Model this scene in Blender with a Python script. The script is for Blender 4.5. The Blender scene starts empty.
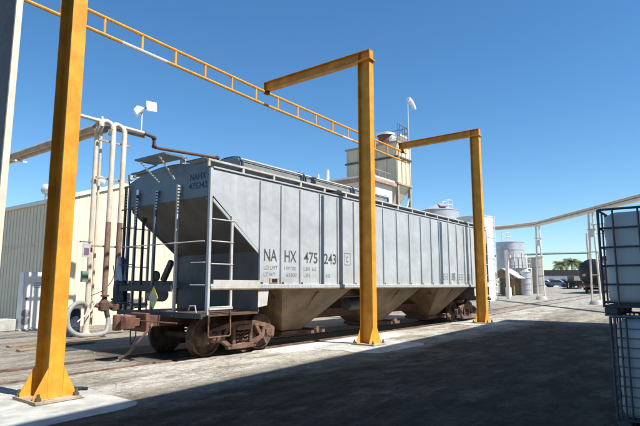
import bpy, bmesh, math, random
from mathutils import Vector, Matrix
random.seed(7)
R = math.radians
scn = bpy.context.scene
col = scn.collection

# ---------------------------------------------------------------- camera, light, exposure
cam_d = bpy.data.cameras.new("camera"); cam = bpy.data.objects.new("camera", cam_d); col.objects.link(cam)
cam_d.sensor_width = 36.0; cam_d.lens = 36.0 * 520.0 / 640.0
cam_d.clip_start = 0.05; cam_d.clip_end = 2000
cam.location = (0, 0, 1.65)
cam.rotation_euler = (R(90 + 7.883), 0, R(37.444 - 90))
scn.camera = cam
w = bpy.data.worlds.new("World"); scn.world = w; w.use_nodes = True
nt = w.node_tree; nt.nodes.clear()
SUN_DIR = Vector((0.09, -1.0, 0)).normalized(); ELEV = R(54)
sky = nt.nodes.new('ShaderNodeTexSky'); sky.sky_type = 'NISHITA'; sky.sun_disc = False
sky.sun_elevation = ELEV; sky.sun_rotation = math.atan2(SUN_DIR.x, SUN_DIR.y)
sky.altitude = 50; sky.air_density = 1.0; sky.dust_density = 0.15; sky.ozone_density = 2.2
bg = nt.nodes.new('ShaderNodeBackground'); bg.inputs[1].default_value = 0.095
wo = nt.nodes.new('ShaderNodeOutputWorld')
hsv = nt.nodes.new('ShaderNodeHueSaturation'); hsv.inputs['Saturation'].default_value = 1.20; hsv.inputs['Hue'].default_value = .493
tint = nt.nodes.new('ShaderNodeMix'); tint.data_type = 'RGBA'; tint.blend_type = 'MULTIPLY'; tint.inputs[0].default_value = 1; tint.inputs[7].default_value = (.84, .975, 1.10, 1)
nt.links.new(sky.outputs[0], hsv.inputs['Color']); nt.links.new(hsv.outputs[0], tint.inputs[6]); nt.links.new(tint.outputs[2], bg.inputs[0]); nt.links.new(bg.outputs[0], wo.inputs[0])
sl = bpy.data.lights.new("sun", 'SUN'); sun = bpy.data.objects.new("sun", sl); col.objects.link(sun)
sl.energy = 5.0; sl.angle = R(0.5); sl.color = (1.0, 0.95, 0.87)
sd = Vector((SUN_DIR.x*math.cos(ELEV), SUN_DIR.y*math.cos(ELEV), math.sin(ELEV)))
sun.rotation_euler = sd.to_track_quat('Z', 'Y').to_euler(); sun.location = (0, -10, 30)
scn.view_settings.view_transform = 'Standard'; scn.view_settings.look = 'None'
scn.view_settings.exposure = 0.68; scn.view_settings.gamma = 1.0

# ---------------------------------------------------------------- materials
def _mix(nt, fac, a, b, blend='MIX'):
    m = nt.nodes.new('ShaderNodeMix'); m.data_type = 'RGBA'; m.blend_type = blend
    for s, v in ((m.inputs[0], fac), (m.inputs[6], a), (m.inputs[7], b)):
        if hasattr(v, 'links') or hasattr(v, 'is_linked'): nt.links.new(v, s)
        elif isinstance(v, (int, float)): s.default_value = v
        else: s.default_value = (*v, 1)
    return m.outputs[2]
def _noise(nt, vec, scale, detail=4, rough=.6):
    n = nt.nodes.new('ShaderNodeTexNoise'); n.inputs['Scale'].default_value = scale
    n.inputs['Detail'].default_value = detail; n.inputs['Roughness'].default_value = rough
    nt.links.new(vec, n.inputs['Vector']); return n.outputs[0]
def _ramp(nt, v, lo, hi, a=0.0, b=1.0):
    m = nt.nodes.new('ShaderNodeMapRange'); m.interpolation_type = 'SMOOTHSTEP'
    nt.links.new(v, m.inputs[0])
    m.inputs[1].default_value = lo; m.inputs[2].default_value = hi; m.inputs[3].default_value = a; m.inputs[4].default_value = b
    return m.outputs[0]
def _math(nt, op, a, b=None, clamp=False):
    m = nt.nodes.new('ShaderNodeMath'); m.operation = op; m.use_clamp = clamp
    for i, v in enumerate((a, b)):
        if v is None: continue
        if isinstance(v, (int, float)): m.inputs[i].default_value = v
        else: nt.links.new(v, m.inputs[i])
    return m.outputs[0]
def _pos(nt, scale=(1, 1, 1)):
    g = nt.nodes.new('ShaderNodeNewGeometry'); mp = nt.nodes.new('ShaderNodeMapping')
    mp.inputs['Scale'].default_value = scale; nt.links.new(g.outputs['Position'], mp.inputs[0]); return mp.outputs[0]
def mat(name, c, rough=.6, var=.25, metal=0.0, rust=0.0, rust_c=(.17, .065, .03), streak=.0, streak_c=None, bump=.0, scale=3.0, spec=.5):
    m = bpy.data.materials.new(name); m.use_nodes = True; nt = m.node_tree; b = nt.nodes['Principled BSDF']
    p = _pos(nt)
    out = _mix(nt, _ramp(nt, _noise(nt, p, scale, 6), .3, .7), tuple(x*(1-var) for x in c), tuple(min(1, x*(1+var*.4)) for x in c))
    if streak:
        ps = _pos(nt, (9, 9, .45))
        f = _math(nt, 'MULTIPLY', _ramp(nt, _noise(nt, ps, 1.6, 5), .50, .72), streak)
        out = _mix(nt, f, out, streak_c or tuple(x*.4 for x in c))
    if rust:
        f = _ramp(nt, _noise(nt, _pos(nt, (1, 1, .6)), 7, 8, .7), .72 - rust*.5, .82 - rust*.5)
        out = _mix(nt, f, out, rust_c)
    nt.links.new(out, b.inputs['Base Color'])
    b.inputs['Metallic'].default_value = metal
    rr = _ramp(nt, _noise(nt, p, scale*4, 3), .3, .7, max(0, rough-.1), min(1, rough+.12)); nt.links.new(rr, b.inputs['Roughness'])
    b.inputs['Specular IOR Level'].default_value = spec
    if bump:
        bn = nt.nodes.new('ShaderNodeBump'); bn.inputs['Strength'].default_value = bump; bn.inputs['Distance'].default_value = .02
        nt.links.new(_noise(nt, p, 25, 6), bn.inputs['Height']); nt.links.new(bn.outputs[0], b.inputs['Normal'])
    return m
M = dict(
 orange=mat('orange_paint', (.80, .365, .042), .5, .22, rust=.09, streak=.30, streak_c=(.45, .17, .03), spec=.3),
 orange_dull=mat('orange_paint_worn', (.68, .30, .042), .5, .25, rust=.13, streak=.3, streak_c=(.4, .15, .03), spec=.3),
 pale_paint=mat('bare_primer', (.75, .70, .62), .5, .15),
 side=mat('car_side_paint', (.45, .49, .52), .42, .14, streak=.34, streak_c=(.36, .32, .28), rust=.035, scale=1.1, bump=.10),
 end=mat('car_end_shaded', (.13, .19, .25), .45, .18, streak=.25, streak_c=(.11, .13, .15), rust=.04, scale=1.5),  # far darker than the side paint: the end's shade is in this colour
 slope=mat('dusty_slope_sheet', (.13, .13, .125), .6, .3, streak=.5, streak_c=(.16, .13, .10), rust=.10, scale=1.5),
 under=mat('dark_underframe', (.045, .055, .065), .7, .35, streak=.3, streak_c=(.10, .07, .05), rust=.12),
 hopper=mat('road_grime_hopper', (.20, .135, .075), .65, .45, streak=.6, streak_c=(.09, .06, .04), rust=.16, rust_c=(.10, .06, .035), scale=1.6),
 white_edge=mat('grimy_white_trim', (.54, .53, .50), .55, .2, streak=.3, streak_c=(.4, .3, .22), rust=.12),
 hatch=mat('hatch_paint', (.26, .28, .28), .5, .2, rust=.06, streak=.3),
 roof=mat('roof_paint', (.14, .16, .17), .5, .2, rust=.05),
 black=mat('black_paint', (.02, .021, .024), .5, .3, rust=.02),
 letter=mat('grey_black_lettering', (.10, .10, .105), .6, .4, scale=12, rust=.16, rust_c=(.34, .37, .39)),
 small_letter=mat('faded_small_lettering', (.20, .22, .24), .6, .3, scale=14, rust=.18, rust_c=(.38, .41, .43)),
 letter_blue=mat('dark_blue_lettering', (.025, .05, .13), .6, .4, scale=12),
 rusty=mat('rusty_cast_steel', (.19, .11, .08), .75, .5, rust=.38, rust_c=(.07, .04, .028), bump=.5, scale=5),
 rusty_dark=mat('dark_rust', (.12, .065, .045), .8, .4, rust=.25, rust_c=(.05, .03, .02), bump=.5, scale=5),
 wheel=mat('wheel_steel', (.15, .09, .065), .6, .5, rust=.42, rust_c=(.05, .033, .025), bump=.3, scale=6),
 red_rust=mat('red_oxide_iron', (.17, .075, .05), .7, .35, rust=.25, bump=.4),
 tread=mat('polished_tread', (.45, .42, .40), .3, .2, metal=.8),
 strap=mat('dark_blue_strap', (.05, .09, .14), .5, .2),
 grate=mat('dark_grating', (.045, .05, .055), .5, .2, metal=.2),
 pipe=mat('cream_pipe_paint', (.66, .57, .44), .55, .18, rust=.20, rust_c=(.30, .15, .08), streak=.3, streak_c=(.4, .27, .18)),
 pipe_dirty=mat('dirty_beige_pipe', (.42, .33, .24), .65, .3, rust=.28, rust_c=(.2, .11, .07)),
 pipe_brown=mat('brown_pipe', (.10, .05, .035), .7, .3, rust=.2),
 sleeve=mat('rust_stained_sleeve', (.24, .15, .10), .65, .35, rust=.25, rust_c=(.10, .05, .035)),
 pipe_white=mat('white_pipe', (.74, .72, .68), .5, .12, rust=.05),
 teal_pipe=mat('teal_pipe', (.16, .26, .25), .5, .2),
 wall=mat('cream_siding', (.80, .69, .50), .6, .06, streak=.10, streak_c=(.6, .5, .36), scale=.8),
 wall_side=mat('tan_siding', (.80, .69, .50), .6, .06, streak=.15, streak_c=(.55, .46, .33), scale=.8),
 trim=mat('white_trim', (.80, .79, .76), .5, .08),
 cabinet=mat('white_cabinet', (.80, .77, .72), .5, .05, streak=.1),
 stain=mat('grey_stain', (.28, .27, .27), .8, .3),
 vent=mat('galvanised_vent', (.72, .74, .76), .4, .15, metal=.3),
 hose=mat('grey_hose', (.27, .27, .25), .6, .2),
 hose_dark=mat('dark_hose', (.04, .035, .03), .6, .3),
 silo=mat('silo_cream', (.74, .64, .44), .6, .15, streak=.35, streak_c=(.42, .38, .26), rust=.06, scale=.7),
 pink=mat('pinkish_white_stucco', (.80, .70, .64), .7, .10, streak=.15, streak_c=(.6, .45, .36), scale=.6),
 cornice=mat('brown_cornice', (.42, .30, .21), .7, .25),
 conc=mat('pale_concrete', (.44, .445, .41), .85, .30, bump=.35, scale=2.6, rust=.06, rust_c=(.26, .23, .18)),
 silver=mat('silver_tank', (.52, .54, .56), .42, .15, metal=.35, streak=.4, streak_c=(.36, .33, .28), rust=.05, scale=.8),
 white_tank=mat('white_tank_paint', (.80, .80, .79), .5, .08, streak=.15, streak_c=(.6, .58, .54), scale=.8),
 grey_tank=mat('grey_tank', (.36, .34, .31), .6, .2, streak=.4),
 tankcar=mat('black_tank_car', (.022, .021, .023), .42, .3, rust=.03),
 wood=mat('weathered_timber', (.30, .22, .14), .8, .3, bump=.3),
 roof_sheet=mat('grey_roof_sheet', (.42, .41, .38), .6, .2),
 dark_roof=mat('black_roof', (.03, .03, .032), .8, .2),
 plastic=mat('milky_plastic', (.60, .64, .63), .38, .10, scale=1.2),
 cage=mat('cage_tube', (.22, .23, .25), .45, .15, metal=.6),
 cage_dark=mat('dark_cage_tube', (.11, .12, .14), .5, .25, metal=.4),
 pallet=mat('grey_pallet', (.10, .105, .11), .7, .2),
 bark=mat('palm_bark', (.26, .20, .14), .9, .3, bump=.5),
 frond=mat('palm_frond', (.15, .19, .07), .55, .4, scale=1.5),
 blue_cloth=mat('pale_blue_cloth', (.32, .42, .56), .85, .25, scale=5),
 navy_cloth=mat('navy_cloth', (.025, .035, .06), .85, .3, scale=5),
 yellow=mat('yellow_placard', (.62, .58, .10), .5, .2),
 green_box=mat('green_box', (.17, .25, .19), .6, .2),
 sign=mat('grey_sign', (.48, .44, .46), .6, .2),
 purple=mat('purple_ink', (.16, .10, .18), .6, .2),
 red=mat('red_drum', (.50, .10, .10), .5, .2),
 glass=mat('lamp_glass', (.75, .78, .80), .15, .1),
 grey_paint=mat('grey_structural_paint', (.10, .09, .08), .6, .2),
 cream_steel=mat('cream_steel', (.74, .66, .54), .6, .15, rust=.08),
 ware=mat('warehouse_wall', (.45, .42, .37), .7, .1),
 vehicle=mat('white_car_paint', (.72, .72, .72), .3, .06),
 window=mat('dark_glass', (.03, .035, .04), .1, .1),
 tyre=mat('tyre_rubber', (.025, .025, .025), .8, .2),
)

for k_, dist_, sc_ in (('side', .10, 1.7), ('end', .08, 1.6), ('hopper', .10, 1.8), ('conc', .02, 2.0)):
    nt_ = M[k_].node_tree; b_ = nt_.nodes['Principled BSDF']; bn_ = nt_.nodes.new('ShaderNodeBump'); bn_.inputs['Distance'].default_value = dist_; bn_.inputs['Strength'].default_value = .35
    nt_.links.new(_noise(nt_, _pos(nt_), sc_, 2, .5), bn_.inputs['Height'])
    if b_.inputs['Normal'].is_linked: nt_.links.new(b_.inputs['Normal'].links[0].from_socket, bn_.inputs['Normal'])
    nt_.links.new(bn_.outputs[0], b_.inputs['Normal'])
# rain-washed rust and product dust running up from the sill of the car sides
nt_ = M['side'].node_tree; b_ = nt_.nodes['Principled BSDF']; src_ = b_.inputs['Base Color'].links[0].from_socket
g_ = nt_.nodes.new('ShaderNodeNewGeometry'); sx_ = nt_.nodes.new('ShaderNodeSeparateXYZ'); nt_.links.new(g_.outputs['Position'], sx_.inputs[0])
low_ = _ramp(nt_, sx_.outputs[2], 1.6, 2.25, 1, 0); st_ = _ramp(nt_, _noise(nt_, _pos(nt_, (7, 7, .8)), 1.5, 6, .65), .42, .70)
c_ = _mix(nt_, _math(nt_, 'MULTIPLY', _math(nt_, 'MULTIPLY', low_, st_), .55), src_, (.34, .27, .20))
top_ = _ramp(nt_, sx_.outputs[2], 3.2, 4.2, 0, 1); st2_ = _ramp(nt_, _noise(nt_, _pos(nt_, (11, 11, .5)), 1.2, 5, .6), .50, .72)
c_ = _mix(nt_, _math(nt_, 'MULTIPLY', _math(nt_, 'MULTIPLY', top_, st2_), .40), c_, (.62, .62, .60))
nt_.links.new(c_, b_.inputs['Base Color'])

# ---------------------------------------------------------------- mesh kit (vertices in world metres; each object keeps its thing's origin)
def V(*a): return Vector(a)
class MB:
    def __init__(s): s.v = []; s.f = []
    def add(s, vs, fs):
        n = len(s.v); s.v += [Vector(x) for x in vs]; s.f += [tuple(i + n for i in f) for f in fs]; return s
    def box(s, x0, x1, y0, y1, z0, z1):
        return s.add([(x0,y0,z0),(x1,y0,z0),(x1,y1,z0),(x0,y1,z0),(x0,y0,z1),(x1,y0,z1),(x1,y1,z1),(x0,y1,z1)],
                     [(0,3,2,1),(4,5,6,7),(0,1,5,4),(1,2,6,5),(2,3,7,6),(3,0,4,7)])
    def bar(s, p, q, w, h, up=(0,0,1)):
        p, q = Vector(p), Vector(q); d = (q-p).normalized(); up = Vector(up)
        if abs(d.dot(up)) > .98: up = Vector((0,1,0)) if abs(d.y) < .9 else Vector((1,0,0))
        r = d.cross(up).normalized(); u = r.cross(d)
        vs = [b + r*a*w/2 + u*c*h/2 for b in (p, q) for a, c in ((-1,-1),(1,-1),(1,1),(-1,1))]
        return s.add(vs, [(3,2,1,0),(4,5,6,7),(0,1,5,4),(1,2,6,5),(2,3,7,6),(3,0,4,7)])
    def tube(s, pts, r, n=10, r2=None, cap=True):
        pts = [Vector(p) for p in pts]; rs = [r if r2 is None else r + (r2-r)*i/(len(pts)-1) for i in range(len(pts))]
        d0 = (pts[1]-pts[0]).normalized(); a = Vector((0,0,1)) if abs(d0.z) < .9 else Vector((1,0,0))
        rows = []; base = len(s.v); x = d0.cross(a).normalized()
        for i, p in enumerate(pts):
            d = (pts[min(i+1, len(pts)-1)] - pts[max(i-1, 0)]).normalized()
            x = (x - d*x.dot(d)).normalized(); y = d.cross(x)
            rows.append(len(s.v)); s.v += [p + (x*math.cos(2*math.pi*k/n) + y*math.sin(2*math.pi*k/n))*rs[i] for k in range(n)]
        for i in range(len(rows)-1):
            for k in range(n): s.f.append((rows[i]+k, rows[i]+(k+1) % n, rows[i+1]+(k+1) % n, rows[i+1]+k))
        if cap: s.f.append(tuple(reversed(range(rows[0], rows[0]+n)))); s.f.append(tuple(range(rows[-1], rows[-1]+n)))
        return s
    def lathe(s, c, axis, prof, n=32):            # prof: (distance along axis, radius)
        c = Vector(c); ax = Vector(axis).normalized(); a = Vector((0,0,1)) if abs(ax.z) < .9 else Vector((1,0,0))
        x = ax.cross(a).normalized(); y = ax.cross(x); rows = []
        for t, r in prof:
            rows.append(len(s.v)); s.v += [c + ax*t + (x*math.cos(2*math.pi*k/n) + y*math.sin(2*math.pi*k/n))*r for k in range(n)]
        for i in range(len(rows)-1):
            for k in range(n): s.f.append((rows[i]+k, rows[i]+(k+1) % n, rows[i+1]+(k+1) % n, rows[i+1]+k))
        s.f.append(tuple(reversed(range(rows[0], rows[0]+n)))); s.f.append(tuple(range(rows[-1], rows[-1]+n)))
        return s
    def prism(s, poly, d):                         # planar 3-D polygon extruded by vector d
        poly = [Vector(p) for p in poly]; d = Vector(d); n = len(poly)
        return s.add(poly + [p + d for p in poly], [tuple(range(n)), tuple(reversed(range(n, 2*n)))] + [(i, i+n, (i+1) % n + n, (i+1) % n) for i in range(n)])
    def build(s, name, m, parent=None, base=None, smooth=True, bevel=0, ang=35, seg=1):
        o0 = worg(parent) if parent else Vector(base or (0,0,0))
        me = bpy.data.meshes.new(name); me.from_pydata([tuple(v - o0) for v in s.v], [], s.f)
        bm = bmesh.new(); bm.from_mesh(me); bmesh.ops.recalc_face_normals(bm, faces=bm.faces); bm.to_mesh(me); bm.free()
        me.materials.append(m if isinstance(m, bpy.types.Material) else M[m])
        if smooth:
            me.polygons.foreach_set('use_smooth', [True]*len(me.polygons)); me.set_sharp_from_angle(angle=R(ang))
        o = bpy.data.objects.new(name, me); col.objects.link(o)
        if parent: o.parent = parent
        else: o.location = o0
        if bevel:
            b = o.modifiers.new('bevel', 'BEVEL'); b.width = bevel; b.segments = seg; b.limit_method = 'ANGLE'
        return o
def smooth_path(p, n=5):
    p = [Vector(a) for a in p]; q = [2*p[0]-p[1]] + p + [2*p[-1]-p[-2]]; out = []
    for i in range(1, len(q)-2):
        for k in range(n):
            t = k/n; a, b, c, d = q[i-1:i+3]
            out.append(.5*((2*b) + (c-a)*t + (2*a-5*b+4*c-d)*t*t + (3*b-a-3*c+d)*t**3))
    return out + [p[-1]]
def worg(o):
    v = Vector(o.location)
    while o.parent: o = o.parent; v += Vector(o.location)
    return v
def tag(o, label=None, cat=None, group=None, kind=None):
    if label: o['label'] = label
    if cat: o['category'] = cat
    if group: o['group'] = group
    if kind: o['kind'] = kind
    return o
def thing(name, loc, label, cat, group=None):
    o = bpy.data.objects.new(name, None); col.objects.link(o); o.location = loc; o.empty_display_size = .2
    return tag(o, label, cat, group)
def inst(src, d, parent=None):                     # same mesh data, shifted
    c = src.copy(); col.objects.link(c); c.parent = parent if parent is not None else src.parent
    c.location = Vector(src.location) + Vector(d); return c
def copy_tree(o, d, parent=None):
    c = o.copy(); col.objects.link(c); c.parent = parent
    c.location = Vector(o.location) + Vector(d)
    for ch in list(o.children): copy_tree(ch, (0,0,0), c)
    return c
def text(s, p, h, w, m, name='lettering', parent=None, facing='y', thick=.0):
    """flat printed text: lower-left corner p, height h, total width w; facing -Y ('y') or -X ('x')"""
    cu = bpy.data.curves.new('txt', 'FONT'); cu.body = s; cu.resolution_u = 3; cu.offset = .014 if h > .13 else 0
    o = bpy.data.objects.new('txt', cu); col.objects.link(o)
    bpy.context.view_layer.update(); dg = bpy.context.evaluated_depsgraph_get()
    me = bpy.data.meshes.new_from_object(o.evaluated_get(dg)); bpy.data.objects.remove(o)
    xs = [v.co.x for v in me.vertices]; ys = [v.co.y for v in me.vertices]
    x0, x1, y0, y1 = min(xs), max(xs), min(ys), max(ys)
    o0 = worg(parent) if parent else Vector((0,0,0))
    for v in me.vertices:
        a = (v.co.x-x0)/(x1-x0)*w; b = (v.co.y-y0)/(y1-y0)*h
        v.co = (Vector(p) + (Vector((a, 0, b)) if facing == 'y' else Vector((0, -a, b)))) - o0
    me.name = name; me.materials.clear(); me.materials.append(M[m])
    ob = bpy.data.objects.new(name, me); col.objects.link(ob); ob.parent = parent
    return ob

# ---------------------------------------------------------------- ground
def gz(x): 
    t = max(0.0, min(x, 95.0) - 22.0); return 0.0165*t
def ground_mat():
    m = bpy.data.materials.new('yard_ground'); m.use_nodes = True; nt = m.node_tree; b = nt.nodes['Principled BSDF']
    p = _pos(nt); ps = _pos(nt, (.16, 1, 1)); pc = _pos(nt, (.5, 1, 1))
    g = nt.nodes.new('ShaderNodeNewGeometry'); sx = nt.nodes.new('ShaderNodeSeparateXYZ'); nt.links.new(g.outputs['Position'], sx.inputs[0])
    wob = _math(nt, 'MULTIPLY', _math(nt, 'SUBTRACT', _noise(nt, pc, .9, 6, .65), .5), 2.6)
    y = _math(nt, 'ADD', sx.outputs[1], wob)
    big = _ramp(nt, _noise(nt, ps, 1.1, 8, .65), .36, .64)
    mid = _ramp(nt, _noise(nt, pc, 2.3, 8, .7), .38, .66)
    fine = _ramp(nt, _noise(nt, p, 38, 5, .75), .25, .75)
    tyre = _ramp(nt, _noise(nt, _pos(nt, (.06, 3.2, 1)), 1.0, 4, .55), .40, .62)
    c1 = _mix(nt, big, (.13, .112, .085), (.30, .27, .215))
    c1 = _mix(nt, _math(nt, 'MULTIPLY', tyre, .40), c1, (.13, .115, .09))
    c1 = _mix(nt, _math(nt, 'MULTIPLY', mid, .35), c1, (.40, .37, .31))
    dusty = _math(nt, 'MULTIPLY', _ramp(nt, y, 6.9, 8.0), _ramp(nt, y, 9.4, 10.2, 1, 0))
    c1 = _mix(nt, _math(nt, 'MULTIPLY', _math(nt, 'MULTIPLY', dusty, _ramp(nt, _noise(nt, _pos(nt, (.45, 1.1, 1)), 1.5, 8, .7), .36, .60)), .75), c1, (.52, .49, .43))
    spill = _math(nt, 'MULTIPLY', _math(nt, 'MULTIPLY', _ramp(nt, y, 8.4, 8.8), _ramp(nt, y, 9.8, 10.3, 1, 0)), _math(nt, 'MULTIPLY', _ramp(nt, sx.outputs[0], 9.3, 10.2), _ramp(nt, sx.outputs[0], 15, 17.5, 1, 0)))
    c1 = _mix(nt, _math(nt, 'MULTIPLY', spill, .85), c1, (.68, .67, .64))
    # foreground asphalt, with the warehouse shade put into its colour
    shade_dk = _math(nt, 'MULTIPLY', _ramp(nt, y, 6.0, 7.0, 1, 0), _ramp(nt, sx.outputs[0], 22, 26, 1, 0))
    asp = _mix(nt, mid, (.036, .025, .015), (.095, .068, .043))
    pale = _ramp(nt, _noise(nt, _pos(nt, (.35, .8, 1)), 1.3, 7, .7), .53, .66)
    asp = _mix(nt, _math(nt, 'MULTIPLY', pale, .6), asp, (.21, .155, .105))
    c1 = _mix(nt, shade_dk, c1, asp)
    # near-black strip of track bed, about as long as the car
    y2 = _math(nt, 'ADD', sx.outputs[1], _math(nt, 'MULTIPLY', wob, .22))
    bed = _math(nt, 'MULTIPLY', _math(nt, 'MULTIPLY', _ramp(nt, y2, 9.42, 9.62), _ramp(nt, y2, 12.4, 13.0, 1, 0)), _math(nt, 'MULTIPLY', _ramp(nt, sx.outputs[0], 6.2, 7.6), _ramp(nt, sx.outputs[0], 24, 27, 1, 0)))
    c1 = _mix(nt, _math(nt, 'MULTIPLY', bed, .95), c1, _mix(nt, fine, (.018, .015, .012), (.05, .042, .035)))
    # oil stains
    oil = _ramp(nt, _noise(nt, _pos(nt, (.3, 1, 1)), 1.7, 4, .6), .63, .70)
    c1 = _mix(nt, _math(nt, 'MULTIPLY', oil, .45), c1, (.09, .075, .06))
    # far yard: gravel grey
    far = _ramp(nt, sx.outputs[0], 30, 44)
    c1 = _mix(nt, _math(nt, 'MULTIPLY', far, .75), c1, _mix(nt, mid, (.24, .225, .19), (.40, .38, .34)))
    # fine cracks
    vo = nt.nodes.new('ShaderNodeTexVoronoi'); vo.feature = 'DISTANCE_TO_EDGE'; vo.inputs['Scale'].default_value = .38
    va = nt.nodes.new('ShaderNodeVectorMath'); va.operation = 'ADD'
    nn = nt.nodes.new('ShaderNodeTexNoise'); nn.inputs['Scale'].default_value = 1.6; nn.inputs['Detail'].default_value = 5; nt.links.new(p, nn.inputs['Vector'])
    nt.links.new(p, va.inputs[0]); nt.links.new(nn.outputs[1], va.inputs[1]); nt.links.new(va.outputs[0], vo.inputs['Vector'])
    cr = _ramp(nt, vo.outputs[0], .002, .010, 1, 0)
    c1 = _mix(nt, _math(nt, 'MULTIPLY', cr, .38), c1, (.10, .085, .07))
    grit = _ramp(nt, _noise(nt, p, 140, 2, .6), .30, .70, .62, 1.34)
    med = _ramp(nt, _noise(nt, p, 9, 7, .75), .28, .72, .60, 1.38)
    gm = nt.nodes.new('ShaderNodeCombineColor'); fm = _math(nt, 'MULTIPLY', _math(nt, 'MULTIPLY', grit, med), _ramp(nt, fine, .2, .8, .80, 1.20))
    for k_ in range(3): nt.links.new(fm, gm.inputs[k_])
    c1 = _mix(nt, 1.0, c1, gm.outputs[0], 'MULTIPLY')
    nt.links.new(c1, b.inputs['Base Color']); b.inputs['Roughness'].default_value = .92; b.inputs['Specular IOR Level'].default_value = .25
    bn = nt.nodes.new('ShaderNodeBump'); bn.inputs['Strength'].default_value = .55; bn.inputs['Distance'].default_value = .025
    h = _math(nt, 'ADD', _noise(nt, p, 45, 5, .7), _math(nt, 'MULTIPLY', _noise(nt, pc, 3, 6), 1.6))
    nt.links.new(_math(nt, 'SUBTRACT', h, cr), bn.inputs['Height']); nt.links.new(bn.outputs[0], b.inputs['Normal'])
    return m
mb = MB(); xs = [-400, -60, -20] + [i for i in range(-10, 100, 3)] + [95, 130, 400, 1500]; xs = sorted(set(xs)); ys = [-900, -60, -10, 0, 5, 10, 20, 40, 100, 1200]
mb.add([(x, y, gz(x)) for x in xs for y in ys], [(i*len(ys)+j, (i+1)*len(ys)+j, (i+1)*len(ys)+j+1, i*len(ys)+j+1) for i in range(len(xs)-1) for j in range(len(ys)-1)])
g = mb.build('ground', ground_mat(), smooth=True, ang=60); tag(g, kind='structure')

def rounded_pad(x0, x1, y0, y1, z0, z1, seed):
    rnd = random.Random(seed); pts = []; cx_, cy_ = (x0+x1)/2, (y0+y1)/2; ph = rnd.uniform(0, 6)
    for k in range(72):
        a = 2*math.pi*k/72; ca, sa = math.cos(a), math.sin(a); m_ = (abs(ca)**5 + abs(sa)**5)**-.2
        m_ *= 1 + .025*math.sin(5*a+ph) + .018*math.sin(11*a+2*ph) + rnd.uniform(-.008, .008)
        pts.append((cx_ + ca*m_*(x1-x0)/2, cy_ + sa*m_*(y1-y0)/2, z0))
    return MB().prism(pts, (0, 0, z1-z0))
for i, (x0, x1, y0, y1, zz) in enumerate(((1.0, 4.55, 6.45, 8.75, 0), (11.0, 14.0, 6.7, 8.9, 0), (21.0, 24.6, 7.3, 9.5, .02))):
    o = rounded_pad(x0, x1, y0, y1, -.1, .008 + zz, i).build('concrete_pad', 'conc'); tag(o, kind='structure')

# rails of the siding, flush with the yard
def rail_run(y, x0, x1):
    mb = MB(); pts = [(x, y, gz(x) + .012) for x in [x0] + list(range(int(x0)+4, int(x1), 4)) + [x1]]
    for a, b in zip(pts, pts[1:]):
        mb.bar(a, b, .07, .03)
    return mb
trk = bpy.data.objects.new('railway_track', None); col.objects.link(trk); tag(trk, kind='structure')
for y in (9.70, 11.14):
    rail_run(y, -14, 150).build('rail', 'rusty', trk)
    MB().add([(x, y+(.05 if y < 10 else -.13), gz(x)+.006) for x in (-14, 22, 95)] + [(x, y+(.13 if y < 10 else -.05), gz(x)+.006) for x in (-14, 22, 95)], [(0,1,4,3),(1,2,5,4)]).build('flangeway', 'rusty_dark', trk)

# ---------------------------------------------------------------- warehouse behind the camera (it throws the big foreground shade)
wh = thing('warehouse', (0, -12, 0), 'large plain tan warehouse behind the viewpoint whose shadow covers the yard', 'building')
MB().prism([(-32, -24, 0), (25.6, -24, 0), (25.6, -1.4, 0), (-32, -5.0, 0)], (0, 0, 12.7)).build('wall', 'ware', wh)
mb = MB()
for i in range(57): mb.box(-31.9+i, -31.8+i, -4.99+.0625*i, -4.90+.0625*i, .1, 12.5)
mb.build('wall_rib', 'ware', wh)
MB().prism([(-32.3, -24.3, 12.7), (25.9, -24.3, 12.7), (25.8, -1.15, 12.7), (-32.3, -4.78, 12.7)], (0, 0, .2)).build('roof', 'roof_sheet', wh)
for k in (-22, -12): MB().box(k, k+4, -4.6+(k+22)*.0625, -4.2+(k+22)*.0625, 0, 4.2).build('roller_door', 'grey_paint', wh)

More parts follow.
